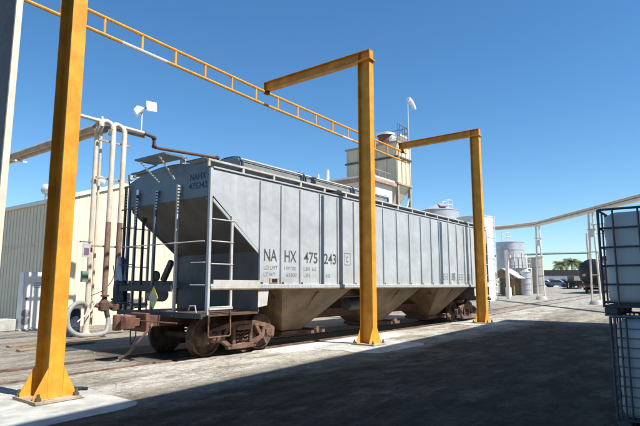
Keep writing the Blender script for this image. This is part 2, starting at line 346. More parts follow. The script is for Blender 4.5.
# ---------------------------------------------------------------- orange gantry posts with cantilever beams
def ibeam_v(mb, x, y, z0, z1, w=.225, d=.42, t=.022):
    mb.box(x-w/2, x+w/2, y-d/2, y-d/2+t, z0, z1); mb.box(x-w/2, x+w/2, y+d/2-t, y+d/2, z0, z1)
    mb.box(x-t/2, x+t/2, y-d/2+t, y+d/2-t, z0, z1); return mb
GH = 8.62
def gantry(x, y, y1, label, zb=0):
    t = thing('gantry_post', (x, y, zb), label, 'gantry', 'orange steel gantry posts beside the siding')
    ibeam_v(MB(), x, y, zb+.05, GH-.34).build('column', 'orange', t, bevel=.004)
    MB().box(x-.33, x+.33, y-.36, y+.36, zb+.008, zb+.05).build('base_plate', 'pipe_dirty', t, bevel=.005)
    mb = MB().box(x-.36, x+.36, y-.39, y+.39, zb-.05, zb+.008+.0); mb.build('grout_bed', 'conc', t)
    for sy in (-1, 1):
        yy = y + sy*.21 - (.011 if sy > 0 else -.0)
        for sx in (-1, 1):
            a = x + sx*.1125
            MB().prism([(a, yy-.0, zb+.05), (a+sx*.19, yy, zb+.05), (a+sx*.19, yy, zb+.10), (a, yy, zb+.47)], (0, .012, 0)).build('gusset', 'orange', t)
            n = MB().lathe((x+sx*.27, y+sy*.30, zb+.05), (0,0,1), [(0,.042),(.045,.042),(.046,.022),(.095,.022)], 6).build('anchor_bolt', 'grey_paint', t, ang=30)
    MB().box(x-.17, x+.17, y-.27, y+.25, GH-.34, GH-.305).build('cap_plate', 'orange', t, bevel=.004)
    b = MB(); w_, d_, tt = .22, .30, .018; za, zc = GH-.305, GH-.005
    b.box(x-w_/2, x+w_/2, y-.22, y1, za, za+tt); b.box(x-w_/2, x+w_/2, y-.22, y1, zc-tt, zc)
    b.box(x-tt/2, x+tt/2, y-.219, y1-.001, za+tt, zc-tt)
    bm = b.build('cantilever_beam', 'orange_dull', t, bevel=.003)
    for yy in (y-.21, y+.2, y1-.02):
        for sx in (-1, 1):
            MB().box(min(x+sx*.009, x+sx*.105), max(x+sx*.009, x+sx*.105), yy-.005, yy+.005, za+tt+.001, zc-tt-.001).build('stiffener', 'orange_dull', bm)
    return t
gantry(3.84, 7.95, 12.05, 'nearest orange steel post, standing on the pale concrete pad at the left')
gantry(12.62, 7.95, 12.05, 'orange post and overhead arm in front of the middle of the hopper car')
gantry(22.35, 8.3, 12.15, 'farthest orange post and arm, at the far end of the hopper car', .02)

# truss rail hung beneath the arms
tr = thing('truss_rail', (13, 12.0, 7.9), 'long orange ladder-like rail hung overhead along the hopper car roof', 'overhead rail')
TY = 12.0
def tz(x): return 8.27 + ((12.6-x)*.030 if x < 12.6 else (12.6-x)*.010)
TD = .46
MB().tube([(1.0, TY, tz(1)), (12.6, TY, tz(12.6)), (22.75, TY, tz(22.75))], .046, 8).build('top_chord', 'orange', tr)
MB().tube([(1.0, TY, tz(1)-TD), (12.6, TY, tz(12.6)-TD), (22.75, TY, tz(22.75)-TD)], .046, 8).build('bottom_chord', 'orange', tr)
rg = MB().tube([(5.5, TY, tz(5.5)-TD+.04), (5.5, TY, tz(5.5)-.04)], .036, 8).build('rung', 'orange', tr)
for i in range(-3, 16): 
    if i: inst(rg, (1.1*i, 0, tz(5.5+1.1*i)-tz(5.5)))
for x0, x1 in ((7.1, 8.5), (17.2, 17.9)): MB().tube([(x0, TY, tz(x0)-TD), (x1, TY, tz(x1)-TD)], .049, 8).build('bare_patch', 'pale_paint', tr)
for x in (3.78, 12.62, 22.35):
    MB().box(x-.05, x+.05, TY-.05, TY+.03, tz(x)+.03, max(GH-.306, tz(x)+.06)).build('hanger', 'red_rust', tr)
    MB().box(x-.09, x+.09, TY-.07, TY+.06, tz(x)-.06, tz(x)+.05).build('clamp', 'rusty_dark', tr)

# ---------------------------------------------------------------- covered hopper car
X0, X1, YN, YF, YC = 7.55, 24.80, 8.85, 12.0, 10.425
ZS, ZE = 1.57, 4.26
hc = thing('hopper_car', (16.2, YC, 0), 'long pale grey covered hopper railcar with dark letters on its ribbed side', 'railcar')
ribs = [9.13, 9.90, 10.66, 11.53, 12.38, 13.24, 14.11, 15.0, 15.92, 16.84, 17.75, 18.62, 19.35, 20.27, 21.11, 21.90, 22.68]          # near-side posts
XA, XB = ribs[0], 23.22
for side in (0, 1):
    y, s = (YN, 1) if side == 0 else (YF, -1)
    th = .012*s
    # first/last sheets with the diagonal cut
    def sheet(poly):
        return MB().prism([(a, y, b) for a, b in poly], (0, th, 0)).build('side_panel', 'side', hc, smooth=False)
    sheet([(X0+.02, ZE), (X0+.02, 3.62), (X0+.10, 3.62), (XA-.04, 2.50), (XA, 2.50), (XA, ZE)])
    sheet([(X1-.02, ZE), (X1-.02, 3.62), (X1-.10, 3.62), (XB+.04, 2.50), (XB, 2.50), (XB, ZE)])
    seams = ribs + [XB]
    first = None
    for i in range(len(ribs)):
        a, b = seams[i]+.003, seams[i+1]-.003
        if first is None or True:
            o = MB().prism([(a, y, ZS+.10), (b, y, ZS+.10), (b, y, ZE), (a, y, ZE)], (0, th, 0)).build('side_panel', 'side', hc, smooth=False)
            if first is None: first = o
        else: inst(first, (seams[i]-seams[0], 0, 0))
    rb = MB().box(XA-.022, XA+.022, min(y, y-.05*s), max(y, y-.05*s)-0.0, ZS+.10, ZE-.06).build('side_rib', 'side', hc, bevel=.004)
    for xx in seams[1:]: inst(rb, (xx-XA, 0, 0))
    kk = MB().box(XA+.05, XA+.10, y-.03*s-.01, y-.03*s+.01, ZS+.10, ZS+.15).build('lashing_lug', 'black', hc)
    for xx in seams[1:]: inst(kk, (xx-XA, 0, 0))
    # dark wide joints
    for xx, hw in ((11.66, .045), (19.52, .10)): MB().box(xx-hw, xx+hw, min(y-.036*s, y), max(y-.036*s, y), ZS+.10, ZE-.08).build('joint_strip', 'strap', hc)
    # side sill, top angle
    MB().box(X0+.05, X1-.05, min(y-.06*s, y+.10*s), max(y-.06*s, y+.10*s), ZS-.0, ZS+.10).build('side_sill', 'side', hc, bevel=.006)
    MB().box(X0+.05, X1-.05, min(y-.058*s, y+.10*s), max(y-.058*s, y+.10*s), ZS-.025, ZS-.002).build('sill_flange', 'hopper', hc)
    MB().box(X0+.06, X1-.06, min(y-.03*s, y+.05*s), max(y-.03*s, y+.05*s), ZE+.001, ZE+.035).build('top_angle', 'side', hc)
    for xa, xb in ((X0+.12, XA-.02), (XB+.02, X1-.12)):
        MB().box(xa, xb, min(y-.061*s, y-.02*s), max(y-.061*s, y-.02*s), ZS+.0, ZS+.19).build('sill_plate', 'white_edge', hc, bevel=.004)
# roof: shallow arch
def roof_z(y): 
    t = abs(y-YC)/(YF-YC); return ZE + .26*(1 - t**2.0)
ry = [YN + (YF-YN)*k/16 for k in range(17)]
mb = MB(); mb.add([(x, y, roof_z(y)) for x in (X0+.01, X1-.01) for y in ry] , [(k, k+1, k+18, k+17) for k in range(16)]); mb.build('roof', 'roof', hc)
for k in range(16):
    x = X0 + .9 + k*1.08
    mb = MB(); 
    for a, b in zip(ry, ry[1:]): mb.bar((x, a, roof_z(a)+.012), (x, b, roof_z(b)+.012), .04, .03)
    mb.build('roof_rib', 'roof', hc)
# end sheets, slope sheets, bulkheads
for e, xe in ((0, X0), (1, X1)):
    s = 1 if e == 0 else -1
    poly = [(xe, YN, 3.62)] + [(xe, YF, 3.62)] + [(xe, y, roof_z(y)) for y in reversed(ry)]
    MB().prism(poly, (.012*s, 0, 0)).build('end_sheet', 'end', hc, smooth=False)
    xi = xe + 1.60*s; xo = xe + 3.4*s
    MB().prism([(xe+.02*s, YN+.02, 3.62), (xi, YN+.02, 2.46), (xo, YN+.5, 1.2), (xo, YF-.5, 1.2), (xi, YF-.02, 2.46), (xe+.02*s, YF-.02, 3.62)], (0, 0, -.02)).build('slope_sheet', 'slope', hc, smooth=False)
    MB().box(min(xi, xi+.02*s), max(xi, xi+.02*s), YN+.02, YF-.02, 1.02, 2.46).build('bulkhead', 'slope', hc)
    # gusset edge under the diagonal
    for y in (YN+.005, YF-.035):
        MB().prism([(xe+.1*s, y, 3.58), (xe+.1*s, y, 3.50), (xi-.0*s, y, 2.38), (xi, y, 2.46)], (0, .03, 0)).build('diagonal_edge', 'side', hc)
    # corner posts
    for y, yy in ((YN-.03, YN+.05), (YF-.05, YF+.03)):
        MB().box(min(xe-.02*s, xe+.05*s), max(xe-.02*s, xe+.05*s), y, yy, 1.0, ZE-.02).build('corner_post', 'side' if yy < 10 else 'end', hc, bevel=.005)
    # end platform
    MB().box(min(xe-.12*s, xi), max(xe-.12*s, xi), YN+.02, YF-.02, .97, 1.02).build('end_deck', 'rusty_dark', hc)
    MB().box(min(xe-.18*s, xe-.121*s), max(xe-.18*s, xe-.121*s), YN-.02, YF+.02, .93, 1.05).build('end_sill', 'under', hc, bevel=.004)
    # four end stanchions
    for y, zt, m, w_ in ((9.90, 3.98, 'white_edge', .065), (10.75, 3.92, 'end', .07), (11.22, 3.3, 'under', .05), (11.56, 4.04, 'end', .06)):
        MB().box(min(xe-.10*s, xe-.04*s), max(xe-.10*s, xe-.04*s), y-w_/2, y+w_/2, 1.02, zt).build('end_stanchion', m, hc, bevel=.005)
        MB().box(min(xe-.038*s, xe-.001*s), max(xe-.038*s, xe-.001*s), y-w_*.9, y+w_*.9, min(zt, 3.9)-.12, min(zt, 3.95)).build('stanchion_bracket', m, hc)
    MB().box(min(xe-.155*s, xe-.105*s), max(xe-.155*s, xe-.105*s), 9.93, YF, 1.50, 1.64).build('cross_bar', 'under', hc)
    MB().tube([(xe-.13*s, YN, 2.60), (xe-.13*s, YF+.02, 2.60)], .014, 8).build('safety_rail', 'white_edge', hc)
    MB().box(min(xe-.14*s, xe-.09*s), max(xe-.14*s, xe-.09*s), YF-.06, YF-.0, 1.02, 4.16).build('end_stanchion', 'under', hc)
    # end ladder hoops on the far corner, grab irons on the near corner
    for z in (3.55, 3.08, 2.15, 1.68, 1.22):
        MB().tube([(xe-.07*s, 11.55, z), (xe-.16*s, 11.57, z), (xe-.18*s, 11.75, z), (xe-.18*s, 12.02, z), (xe-.14*s, 12.10, z), (xe-.04*s, 12.10, z)], .011, 6).build('grab_iron', 'under', hc)
    for z, ya in ((2.14, 9.30), (1.65, 9.30)):
        MB().tube([(xe-.11*s, ya, z), (xe-.11*s, YN-.02, z)], .012, 6).build('grab_iron', 'white_edge', hc)
    # side ladder: near side at this end
    for y, so in ((YN, -1), (YF, 1)):
        lad = MB().box(min(xe+.62*s, xe+.70*s), max(xe+.62*s, xe+.70*s)-.02, min(y, y+.05*so), max(y, y+.05*so), 1.12, 3.22).build('side_ladder', 'white_edge', hc, bevel=.004)
        rr = MB().tube([(xe+.04*s, y+.05*so, 1.17), (xe+.68*s, y+.05*so, 1.17)], .014, 8).build('rung', 'white_edge', lad)
        for z in (.46, .94, 1.44, 1.93): inst(rr, (0, 0, z))
        MB().bar((xe+.02*s, y+.03*so, 1.14), (xe+.70*s, y+.03*so, 1.14), .05, .05).build('ladder_foot', 'white_edge', lad)
        MB().tube([(xe+.04*s, y+.02*so, 1.12), (xe+.03*s, y+.03*so, .56), (xe+.06*s, y+.03*so, .53), (xe+.64*s, y+.03*so, .53), (xe+.67*s, y+.03*so, .56), (xe+.66*s, y+.02*so, 1.12)], .018, 6).build('stirrup_step', 'rusty', lad)
    # jack pad plate under the sill
    for y in (YN-.02, YF+.01): MB().prism([(xe+1.55*s, y, 1.555), (xe+1.92*s, y, 1.555), (xe+1.86*s, y, 1.16), (xe+1.55*s, y, 1.12)], (0, .01, 0)).build('jacking_plate', 'white_edge', hc)
    # centre sill stub, coupler
    MB().box(min(xe-.55*s, xi), max(xe-.55*s, xi), YC-.20, YC+.20, .72, .968).build('draft_sill', 'rusty_dark', hc, bevel=.01)
    cp = MB()
    cp.box(min(xe-.9*s, xe-.4*s), max(xe-.9*s, xe-.4*s), YC-.09, YC+.09, .74, .92)
    cp.prism([(xe-.80*s, YC-.18, .70), (xe-1.04*s, YC-.22, .70), (xe-1.12*s, YC-.10, .70), (xe-1.0*s, YC-.02, .70), (xe-1.14*s, YC+.10, .70), (xe-1.08*s, YC+.22, .70), (xe-.86*s, YC+.20, .70)], (0, 0, .29))
    cp.box(min(xe-.62*s, xe-.52*s), max(xe-.62*s, xe-.52*s), YC-.30, YC+.30, .62, 1.03)
    cp.lathe((xe-1.05*s, YC+.13, .66), (0,0,1), [(0,.07),(.02,.10),(.33,.10),(.35,.07)], 12)
    cp.lathe((xe-.50*s, YC, .83), (-s,0,0), [(0,.17),(.10,.17),(.12,.12)], 12)
    cp.build('coupler', 'red_rust', hc, bevel=.02, seg=2)
    MB().tube([(xe-.60*s, YC+.32, .86), (xe-.62*s, YC+.95, .86), (xe-.62*s, YN+.2, .86)], .016, 6).build('uncoupling_lever', 'rusty', hc)
    hp = [(xe-.55*s, YC-.45, .80), (xe-.70*s, YC-.42, .62), (xe-.80*s, YC-.30, .42), (xe-.84*s, YC-.12, .24), (xe-.86*s, YC+.02, .13), (xe-.92*s, YC+.10, .08)]
    MB().tube(smooth_path(hp), .030, 8).build('air_hose', 'rusty', hc)
    MB().tube([hp[-1], (xe-.97*s, YC+.13, .05)], .05, 8).build('hose_coupling', 'rusty_dark', hc)
    MB().tube([(xe-.5*s, YC+.25, .85), (xe-.6*s, YC+.1, .5), (xe-.58*s, YC+.32, .3), (xe-.52*s, YC+.45, .72)], .014, 6).build('chain_loop', 'rusty_dark', hc)
    # trainline pipes and small gear on the deck
    MB().tube([(xe-.1*s, 9.35, 1.07), (xe-.1*s, 9.3, 1.19), (xe-.1*s, 9.12, 1.20), (xe-.1*s, 9.08, 1.05)], .015, 6).build('pipe_loop', 'white_edge', hc)
    MB().tube([(xe-.2*s, 9.8, .97), (xe+.5*s, 9.7, .90), (xe+1.2*s, 9.6, .86)], .022, 6).build('brake_pipe', 'rusty', hc)
    MB().box(min(xe-.115*s, xe+.0*s), max(xe-.115*s, xe+.0*s), 9.86, 10.2, 1.021, 1.06).build('deck_plate', 'pipe', hc)
# brake reservoir, control valve, wheel at the near end
MB().lathe((7.62, 10.75, 1.42), (0,1,0), [(-.26,.05),(-.24,.16),(.24,.16),(.26,.05)], 16).build('air_reservoir', 'end', hc)
MB().lathe((7.56, 10.68, 1.86), (-1,0,0), [(0,.12),(.05,.13),(.08,.08)], 12).build('brake_valve', 'black', hc)
MB().bar((7.60, 10.5, 1.75), (7.60, 10.2, 2.2), .1, .12).build('valve_bracket', 'black', hc)
pl = MB().prism([(7.36, 10.52, 1.08), (7.36, 10.70, 1.35), (7.36, 10.52, 1.62), (7.36, 10.34, 1.35)], (.01, 0, 0)).build('placard', 'yellow', hc)
MB().box(7.352, 7.359, 10.40, 10.64, 1.27, 1.42).build('placard_band', 'sign', pl)
# writing
text('NA', (9.30, YN-.004, 2.235), .30, .47, 'letter', parent=hc)
text('HX', (10.06, YN-.004, 2.235), .30, .47, 'letter', parent=hc)
text('475', (10.84, YN-.004, 2.235), .30, .60, 'letter', parent=hc)
text('243', (11.74, YN-.004, 2.235), .30, .58, 'letter', parent=hc)
text('LD LMT', (9.30, YN-.004, 2.03), .095, .50, 'small_letter', parent=hc)
text('199700', (10.06, YN-.004, 2.03), .095, .46, 'small_letter', parent=hc)
text('LBS', (10.84, YN-.004, 2.03), .095, .27, 'small_letter', parent=hc); text('KG', (11.20, YN-.004, 2.03), .095, .18, 'small_letter', parent=hc)
text('LT WT', (9.30, YN-.004, 1.86), .095, .42, 'small_letter', parent=hc)
text('63300', (10.14, YN-.004, 1.86), .095, .40, 'small_letter', parent=hc)
text('LBS', (10.84, YN-.004, 1.86), .095, .28, 'small_letter', parent=hc)
text('KG', (11.84, YN-.004, 1.86), .095, .18, 'small_letter', parent=hc)
fr = MB(); x0, x1, z0, z1, t_ = 12.74, 13.06, 2.24, 2.60, .014
for a, b, c, d in ((x0, x1, z0, z0+t_), (x0, x1, z1-t_, z1), (x0, x0+t_, z0+t_, z1-t_), (x1-t_, x1, z0+t_, z1-t_)): fr.box(a, b, YN-.006, YN-.001, c, d)
fr.build('box_mark', 'small_letter', hc); text('C', (12.83, YN-.004, 2.32), .18, .12, 'small_letter', parent=hc)
pk = MB().box(9.50, 9.82, YN-.03, YN-.002, 1.69, 1.82).build('card_board', 'pipe_dirty', hc); MB().box(9.56, 9.76, YN-.034, YN-.0305, 1.71, 1.80).build('card', 'black', pk)
for i, xx in enumerate((19.62, 20.42, 21.25, 22.1)):
    for z in (2.05, 1.95, 1.86): text(('BLT 5 80', 'LUBE DATE', 'NO 4750', 'COTS 80')[i], (xx+.02 + (.06 if i == 0 else 0), YN-.004, z), .06, .44, 'small_letter', parent=hc)
MB().box(20.62, 20.86, YN-.006, YN-.002, 1.84, 2.15).build('stencil_panel', 'small_letter', hc)
text('NAHX', (X0-.004, 9.56, 4.03), .15, .56, 'letter_blue', parent=hc, facing='x')
text('475243', (X0-.004, 9.60, 3.82), .15, .64, 'letter_blue', parent=hc, facing='x')
bl = MB().lathe((X0-.006, YN+.10, 4.10), (-1,0,0), [(0,.012),(.012,.012)], 8).build('rivet', 'white_edge', hc)
for k in range(1, 6): inst(bl, (0, 0, -.11*k))
# hoppers
for k in range(3):
    A = 10.03 + 4.66*k; Cc = 13.18 + 4.57*k; c = (A+Cc)/2
    hb = MB(); top = [(A, YN+.05, ZS-.026), (Cc, YN+.05, ZS-.026), (Cc, YF-.05, ZS-.026), (A, YF-.05, ZS-.026)]
    bot = [(c-.42, 9.92, .36), (c+.42, 9.92, .36), (c+.42, 10.93, .36), (c-.42, 10.93, .36)]
    hb.add(top + bot, [(0,1,2,3), (7,6,5,4), (0,4,5,1), (1,5,6,2), (2,6,7,3), (3,7,4,0)])
    h = hb.build('hopper', 'hopper', hc, smooth=False)
    for fx in (.0,): MB().bar((c+fx, YN+.10, ZS-.12), (c+fx, 9.90, .46), .07, .03, up=(0,-1,.8)).build('hopper_stiffener', 'hopper', h)
    MB().box(c-.48, c+.48, 9.86, 10.99, .25, .358).build('outlet_frame', 'rusty_dark', h, bevel=.01)
    MB().box(c-.44, c+.85, 10.0, 10.85, .20, .248).build('outlet_gate', 'rusty_dark', h)
    MB().tube([(c+.72, 9.55, .36), (c+.72, 11.3, .36)], .035, 8).build('gate_shaft', 'rusty', h)
    for yy in (9.6, 9.75): MB().bar((c+.5, yy, .30), (c+1.15, yy, .30), .03, .09).build('gate_rack', 'rusty', h)
    MB().lathe((c+.72, 9.50, .36), (0,1,0), [(0,.09),(.05,.09)], 8).build('gate_capstan', 'rusty', h)
for a, b in ((XA+.1, 10.0), (13.21, 14.67), (17.78, 19.33), (22.35, XB-.1)): MB().box(a, b, YN+.1, YF-.1, ZS-.01, ZS+.02).build('belly_plate', 'under', hc)
MB().box(9.2, 23.1, YC-.18, YC+.18, .62, .90).build('centre_sill', 'rusty_dark', hc, bevel=.01)
MB().tube([(9.3, 9.35, 1.30), (23.0, 9.35, 1.30)], .02, 6).build('train_pipe', 'rusty_dark', hc)
MB().lathe((14.4, 9.6, 1.05), (1,0,0), [(-.55,.08),(-.5,.2),(.5,.2),(.55,.08)], 16).build('brake_cylinder', 'under', hc)
# running boards
def grating(x0, x1, y0, y1, z, step=.055, name='running_board'):
    mb = MB(); t = .006
    n = int((y1-y0)/.05)
    for i in range(n+1):
        y = y0 + (y1-y0)*i/n; mb.box(x0, x1, y-t/2, y+t/2, z, z+.03)
    n = int((x1-x0)/(.05 if name != 'running_board' else .10))
    for i in range(n+1):
        x = x0 + (x1-x0)*i/n; mb.box(x-t/2, x+t/2, y0, y1, z+.012, z+.031)
    o = mb.build(name, 'grate', hc, smooth=False); o['kind'] = 'stuff'; return o
for y0, y1 in ((9.02, 9.62), (11.23, 11.83)):
    grating(7.45, 24.9, y0, y1, 4.46)
grating(7.05, 7.62, 9.85, 10.95, 4.62, name='end_running_board')
grating(24.72, 25.3, 9.75, 11.35, 4.60, name='end_running_board')
for z_, ya, yb in ((4.60, 9.81, 9.84), (4.60, 10.96, 10.99)): MB().box(7.02, 7.64, ya, yb, 4.61, 4.65).build('board_edge', 'end', hc)
MB().box(7.0, 7.03, 9.81, 10.99, 4.61, 4.65).build('board_edge', 'end', hc)
for yy, y2 in ((10.10, 10.12), (10.90, 10.72)):
    MB().bar((7.07, yy, 4.61), (7.53, y2, 4.14), .05, .02).build('board_brace', 'white_edge', hc)
for yy in (9.93,): MB().box(7.56, 7.66, yy-.05, yy+.05, 4.4, 4.68).build('board_post', 'white_edge', hc)
for side, yr in ((0, 8.90), (1, 11.95)):
    MB().bar((7.50, yr, 4.445), (24.85, yr, 4.445), .05, .045).build('board_rail', 'white_edge', hc)
    st = MB().box(7.5, 7.56, yr-.02, yr+.02, ZE+.036, 4.42).build('rail_stub', 'white_edge', hc)
    for k in range(1, 17): inst(st, (1.08*k-.02, 0, 0))
    o = MB()
    for k in range(17): o.box(7.6+1.08*k, 7.63+1.08*k, min(yr, YC-.9 if side == 0 else YC+.9), max(yr, YC-.9 if side == 0 else YC+.9), 4.42, 4.445)
    o.build('board_bracket', 'roof', hc)
MB().tube([(7.54, 12.0, 4.15), (7.50, 12.0, 4.48), (7.60, 11.9, 4.50), (7.62, 11.0, 4.62)], .022, 6).build('corner_handrail', 'end', hc)
# long trough hatches
hx = [9.30, 11.95, 14.6, 17.1]
for a, b in zip(hx, hx[1:]):
    mb = MB(); pr = [(9.80, 4.48), (9.80, 4.86), (9.90, 4.98), (10.15, 5.03), (10.45, 5.03), (10.65, 4.98), (10.75, 4.86), (10.75, 4.48)]
    mb.prism([(a+.05, y, z) for y, z in pr], (b-a-.10, 0, 0)); h = mb.build('hatch_cover', 'hatch', hc, ang=20)
    MB().tube([(a+.05, 9.79, 4.94), (b-.05, 9.79, 4.94)], .032, 6).build('hatch_edge', 'white_edge', h)
    MB().box(a+.08, b-.08, 9.775, 9.798, 4.50, 4.58).build('hatch_skirt', 'strap', h)
    for x in (a+.1, b-.1):
        mb = MB(); pr2 = [(9.765, 4.55), (9.765, 4.88), (9.87, 5.01), (10.15, 5.06), (10.45, 5.06), (10.68, 5.01), (10.785, 4.88), (10.785, 4.55)]
        for p, q in zip(pr2, pr2[1:]): mb.bar((x, *p), (x, *q), .03, .05, up=(1,0,0))
        mb.build('hatch_strap', 'strap', h)
# trucks
def truck(xc, dz):
    b = MB().box(xc-.22, xc+.22, YC-.98, YC+.98, .58, .82).build('truck_bolster', 'rusty_dark', hc, bevel=.02)
    for wx in (xc-.89, xc+.89):
        MB().tube([(wx, YC-1.12, .457), (wx, YC+1.12, .457)], .08, 12).build('axle', 'rusty_dark', b)
        for s in (-1, 1):
            y = YC + s*.755     # inner flange side faces the track centre
            w_ = MB().lathe((wx, y, .457), (0, s, 0), [(-.075,.49),(-.05,.49),(-.045,.462),(.06,.452),(.062,.40),(.02,.375),(-.01,.25),(.03,.16),(.07,.14),(.07,.09)], 36).build('wheel', 'wheel', b, ang=25)
    for s in (-1, 1):
        y0 = YC + s*.98; t = s*.13; f = MB()
        def q(*pts): f.prism([(xc+a, y0, z) for a, z in pts], (0, t, 0))
        def m2(*pts): q(*pts); q(*[(-a, z) for a, z in pts])
        # top chord, sloping ends, journals, diagonals, spring seat
        m2((0, .80), (.42, .78), (.95, .66), (1.13, .58), (1.15, .48), (.98, .54), (.62, .62), (.40, .66), (0, .70))
        m2((.70, .60), (1.13, .52), (1.12, .38), (1.06, .30), (1.02, .46), (.78, .46), (.74, .34), (.66, .40))
        m2((.40, .67), (.55, .63), (.72, .36), (.46, .20), (.30, .20), (.58, .40))
        m2((0, .27), (.30, .25), (.48, .24), (.46, .14), (0, .13))
        m2((.23, .70), (.33, .70), (.33, .26), (.23, .26))
        sf = f.build('side_frame', 'rusty', b, bevel=.012, smooth=False)
        for wx in (-.89, .89):
            MB().box(xc+wx-.12, xc+wx+.12, min(y0-.02*s, y0+.20*s), max(y0-.02*s, y0+.20*s), .37, .56).build('bearing_adapter', 'rusty', b, bevel=.02)
            MB().lathe((xc+wx, y0+.05*s, .457), (0, s, 0), [(0,.125),(.13,.125),(.135,.09),(.16,.085),(.165,.03)], 18).build('journal_cap', 'rusty', b, ang=25)
            MB().lathe((xc+wx, y0+.215*s, .457), (0, s, 0), [(0,.022),(.015,.022)], 6).build('cap_bolt', 'rusty_dark', b)
        for dx in (-.15, 0, .15):
            sp = MB()
            pts = [(xc+dx+.055*math.cos(a*.9), y0+.06*s+.055*math.sin(a*.9), .27+.30*a/24) for a in range(25)]
            sp.tube(pts, .017, 5); sp.build('spring', 'rusty', b)
        MB().box(xc-.24, xc+.24, min(y0-.01*s, y0+.15*s), max(y0-.01*s, y0+.15*s), .575, .70).build('bolster_end', 'rusty', b, bevel=.02)
    for s in (-1, 1):
        MB().bar((xc+s*.40, YC-.75, .40), (xc+s*.40, YC+.75, .40), .06, .09).build('brake_beam', 'rusty_dark', b)
        for y in (YC-.74, YC+.74): MB().box(xc+s*.33, xc+s*.33+s*.10, y-.05, y+.05, .28, .60).build('brake_shoe', 'rusty_dark', b)
truck(9.10, 0); truck(23.20, 0)

# blue work coat hung on the ladder corner
mb = MB(); n = 22
def coat(z0, z1, w0, w1, ph):
    m = MB(); rows = 6
    for j in range(rows+1):
        t = j/rows; z = z0+(z1-z0)*t; ww = w0+(w1-w0)*t
        for k in range(n):
            a = 2*math.pi*k/n; r = 1 + .16*math.sin(5*a+ph+t*2) + .08*math.sin(9*a-t*3)
            m.v.append(V(7.47 + .09*math.sin(a)*r, 12.09 + ww*math.cos(a)*r, z))
    for j in range(rows):
        for k in range(n): m.f.append((j*n+k, j*n+(k+1) % n, (j+1)*n+(k+1) % n, (j+1)*n+k))
    m.f.append(tuple(range(n))); m.f.append(tuple(range(rows*n, rows*n+n))); return m
jk = thing('work_coat', (7.22, 12.05, 1.1), 'pale blue and navy work coat hanging on the far corner of the hopper car end', 'coat')
coat(1.75, 2.35, .20, .05, .3).build('coat_top', 'blue_cloth', jk); coat(1.18, 1.77, .27, .20, 1.1).build('coat_skirt', 'navy_cloth', jk)

# ---------------------------------------------------------------- cream metal building with gable front
bx, by = 9.55, 20.7; ridge_x, ridge_z, eave_z = 15.6, 7.0, 4.92
bd = thing('metal_building', (bx+6, by+8, 0), 'cream corrugated metal building with white corner trim and roof vents behind the pipe rack', 'building')
def ez(x): return eave_z + (ridge_z-eave_z)*(1-abs(x-ridge_x)/(ridge_x-bx))
wd = .30*1; x = bx
npan = 40
for k in range(npan):
    a, b = bx+.302*k, bx+.302*(k+1)-.004
    if b > 2*ridge_x-bx: break
    mb = MB(); mb.prism([(a, by, 0), (b, by, 0), (b, by, ez(b)), (a, by, ez(a))], (0, .03, 0))
    mb.prism([(a+.02, by-.014, 0), (a+.065, by-.014, 0), (a+.065, by-.014, ez(a+.065)-.02), (a+.02, by-.014, ez(a+.02)-.02)], (0, .0135, 0))
    mb.build('wall_panel', 'wall', bd, smooth=False)
p0 = MB().box(bx-.0, bx+.03, by+.04, by+.338, 0, eave_z); p0.box(bx-.022, bx-.0005, by+.06, by+.105, 0, eave_z-.02)
p0 = p0.build('wall_panel', 'wall_side', bd, smooth=False)
for k in range(1, 46): inst(p0, (0, .302*k, 0))
MB().box(bx-.03, bx+.14, by-.035, by+.10, 0, eave_z+.02).build('corner_trim', 'trim', bd, bevel=.004)
MB().bar((bx-.12, by-.04, eave_z+.0), (ridge_x, by-.04, ridge_z+.04), .10, .16).build('gable_trim', 'trim', bd)
MB().bar((ridge_x, by-.04, ridge_z+.04), (2*ridge_x-bx+.12, by-.04, eave_z), .10, .16).build('gable_trim', 'trim', bd)
MB().prism([(bx-.12, by-.02, eave_z+.02), (ridge_x, by-.02, ridge_z+.07), (ridge_x, by-.02, ridge_z+.10), (bx-.12, by-.02, eave_z+.05)], (0, 14.2, 0)).build('roof', 'roof_sheet', bd)
MB().prism([(2*ridge_x-bx+.12, by-.02, eave_z+.02), (ridge_x+.01, by-.02, ridge_z+.07), (ridge_x+.01, by-.02, ridge_z+.10), (2*ridge_x-bx+.12, by-.02, eave_z+.05)], (0, 14.2, 0)).build('roof', 'roof_sheet', bd)
MB().box(bx-.14, bx-.02, by, by+14.1, eave_z-.10, eave_z+.015).build('gutter', 'trim', bd)
MB().tube([(bx-.05, by+1, 3.2), (bx-.05, by+13, 3.2)], .02, 6).build('conduit', 'pipe_white', bd)
MB().box(2*ridge_x-bx-.03, 2*ridge_x-bx, by+.04, by+14, 0, eave_z).build('side_wall', 'wall_side', bd)
for vx, vy, label in ((9.75, 21.2, 'round white turbine vent above the corner of the cream building'), (12.0, 21.6, 'white turbine vent on the roof slope behind the vertical pipes')):
    zr = ez(vx)+.02
    t = thing('turbine_vent', (vx, vy, zr), label, 'roof vent', 'turbine vents on the cream building roof')
    MB().lathe((vx, vy, zr-.1), (0,0,1), [(0,.16),(.35,.16)], 16).build('vent_neck', 'trim', t)
    ball = MB().lathe((vx, vy, zr+.25), (0,0,1), [(0,.15),(.06,.25),(.16,.30),(.28,.29),(.38,.21),(.42,.05)], 20).build('vent_ball', 'vent', t)
    for k in range(14):
        a = k*2*math.pi/14
        MB().tube([(vx+r*math.cos(a+q), vy+r*math.sin(a+q), zr+.25+h_) for r, h_, q in ((.16,.0,0),(.26,.06,.1),(.31,.16,.2),(.30,.28,.3),(.215,.385,.4))], .010, 4).build('vent_vane', 'vent', ball)
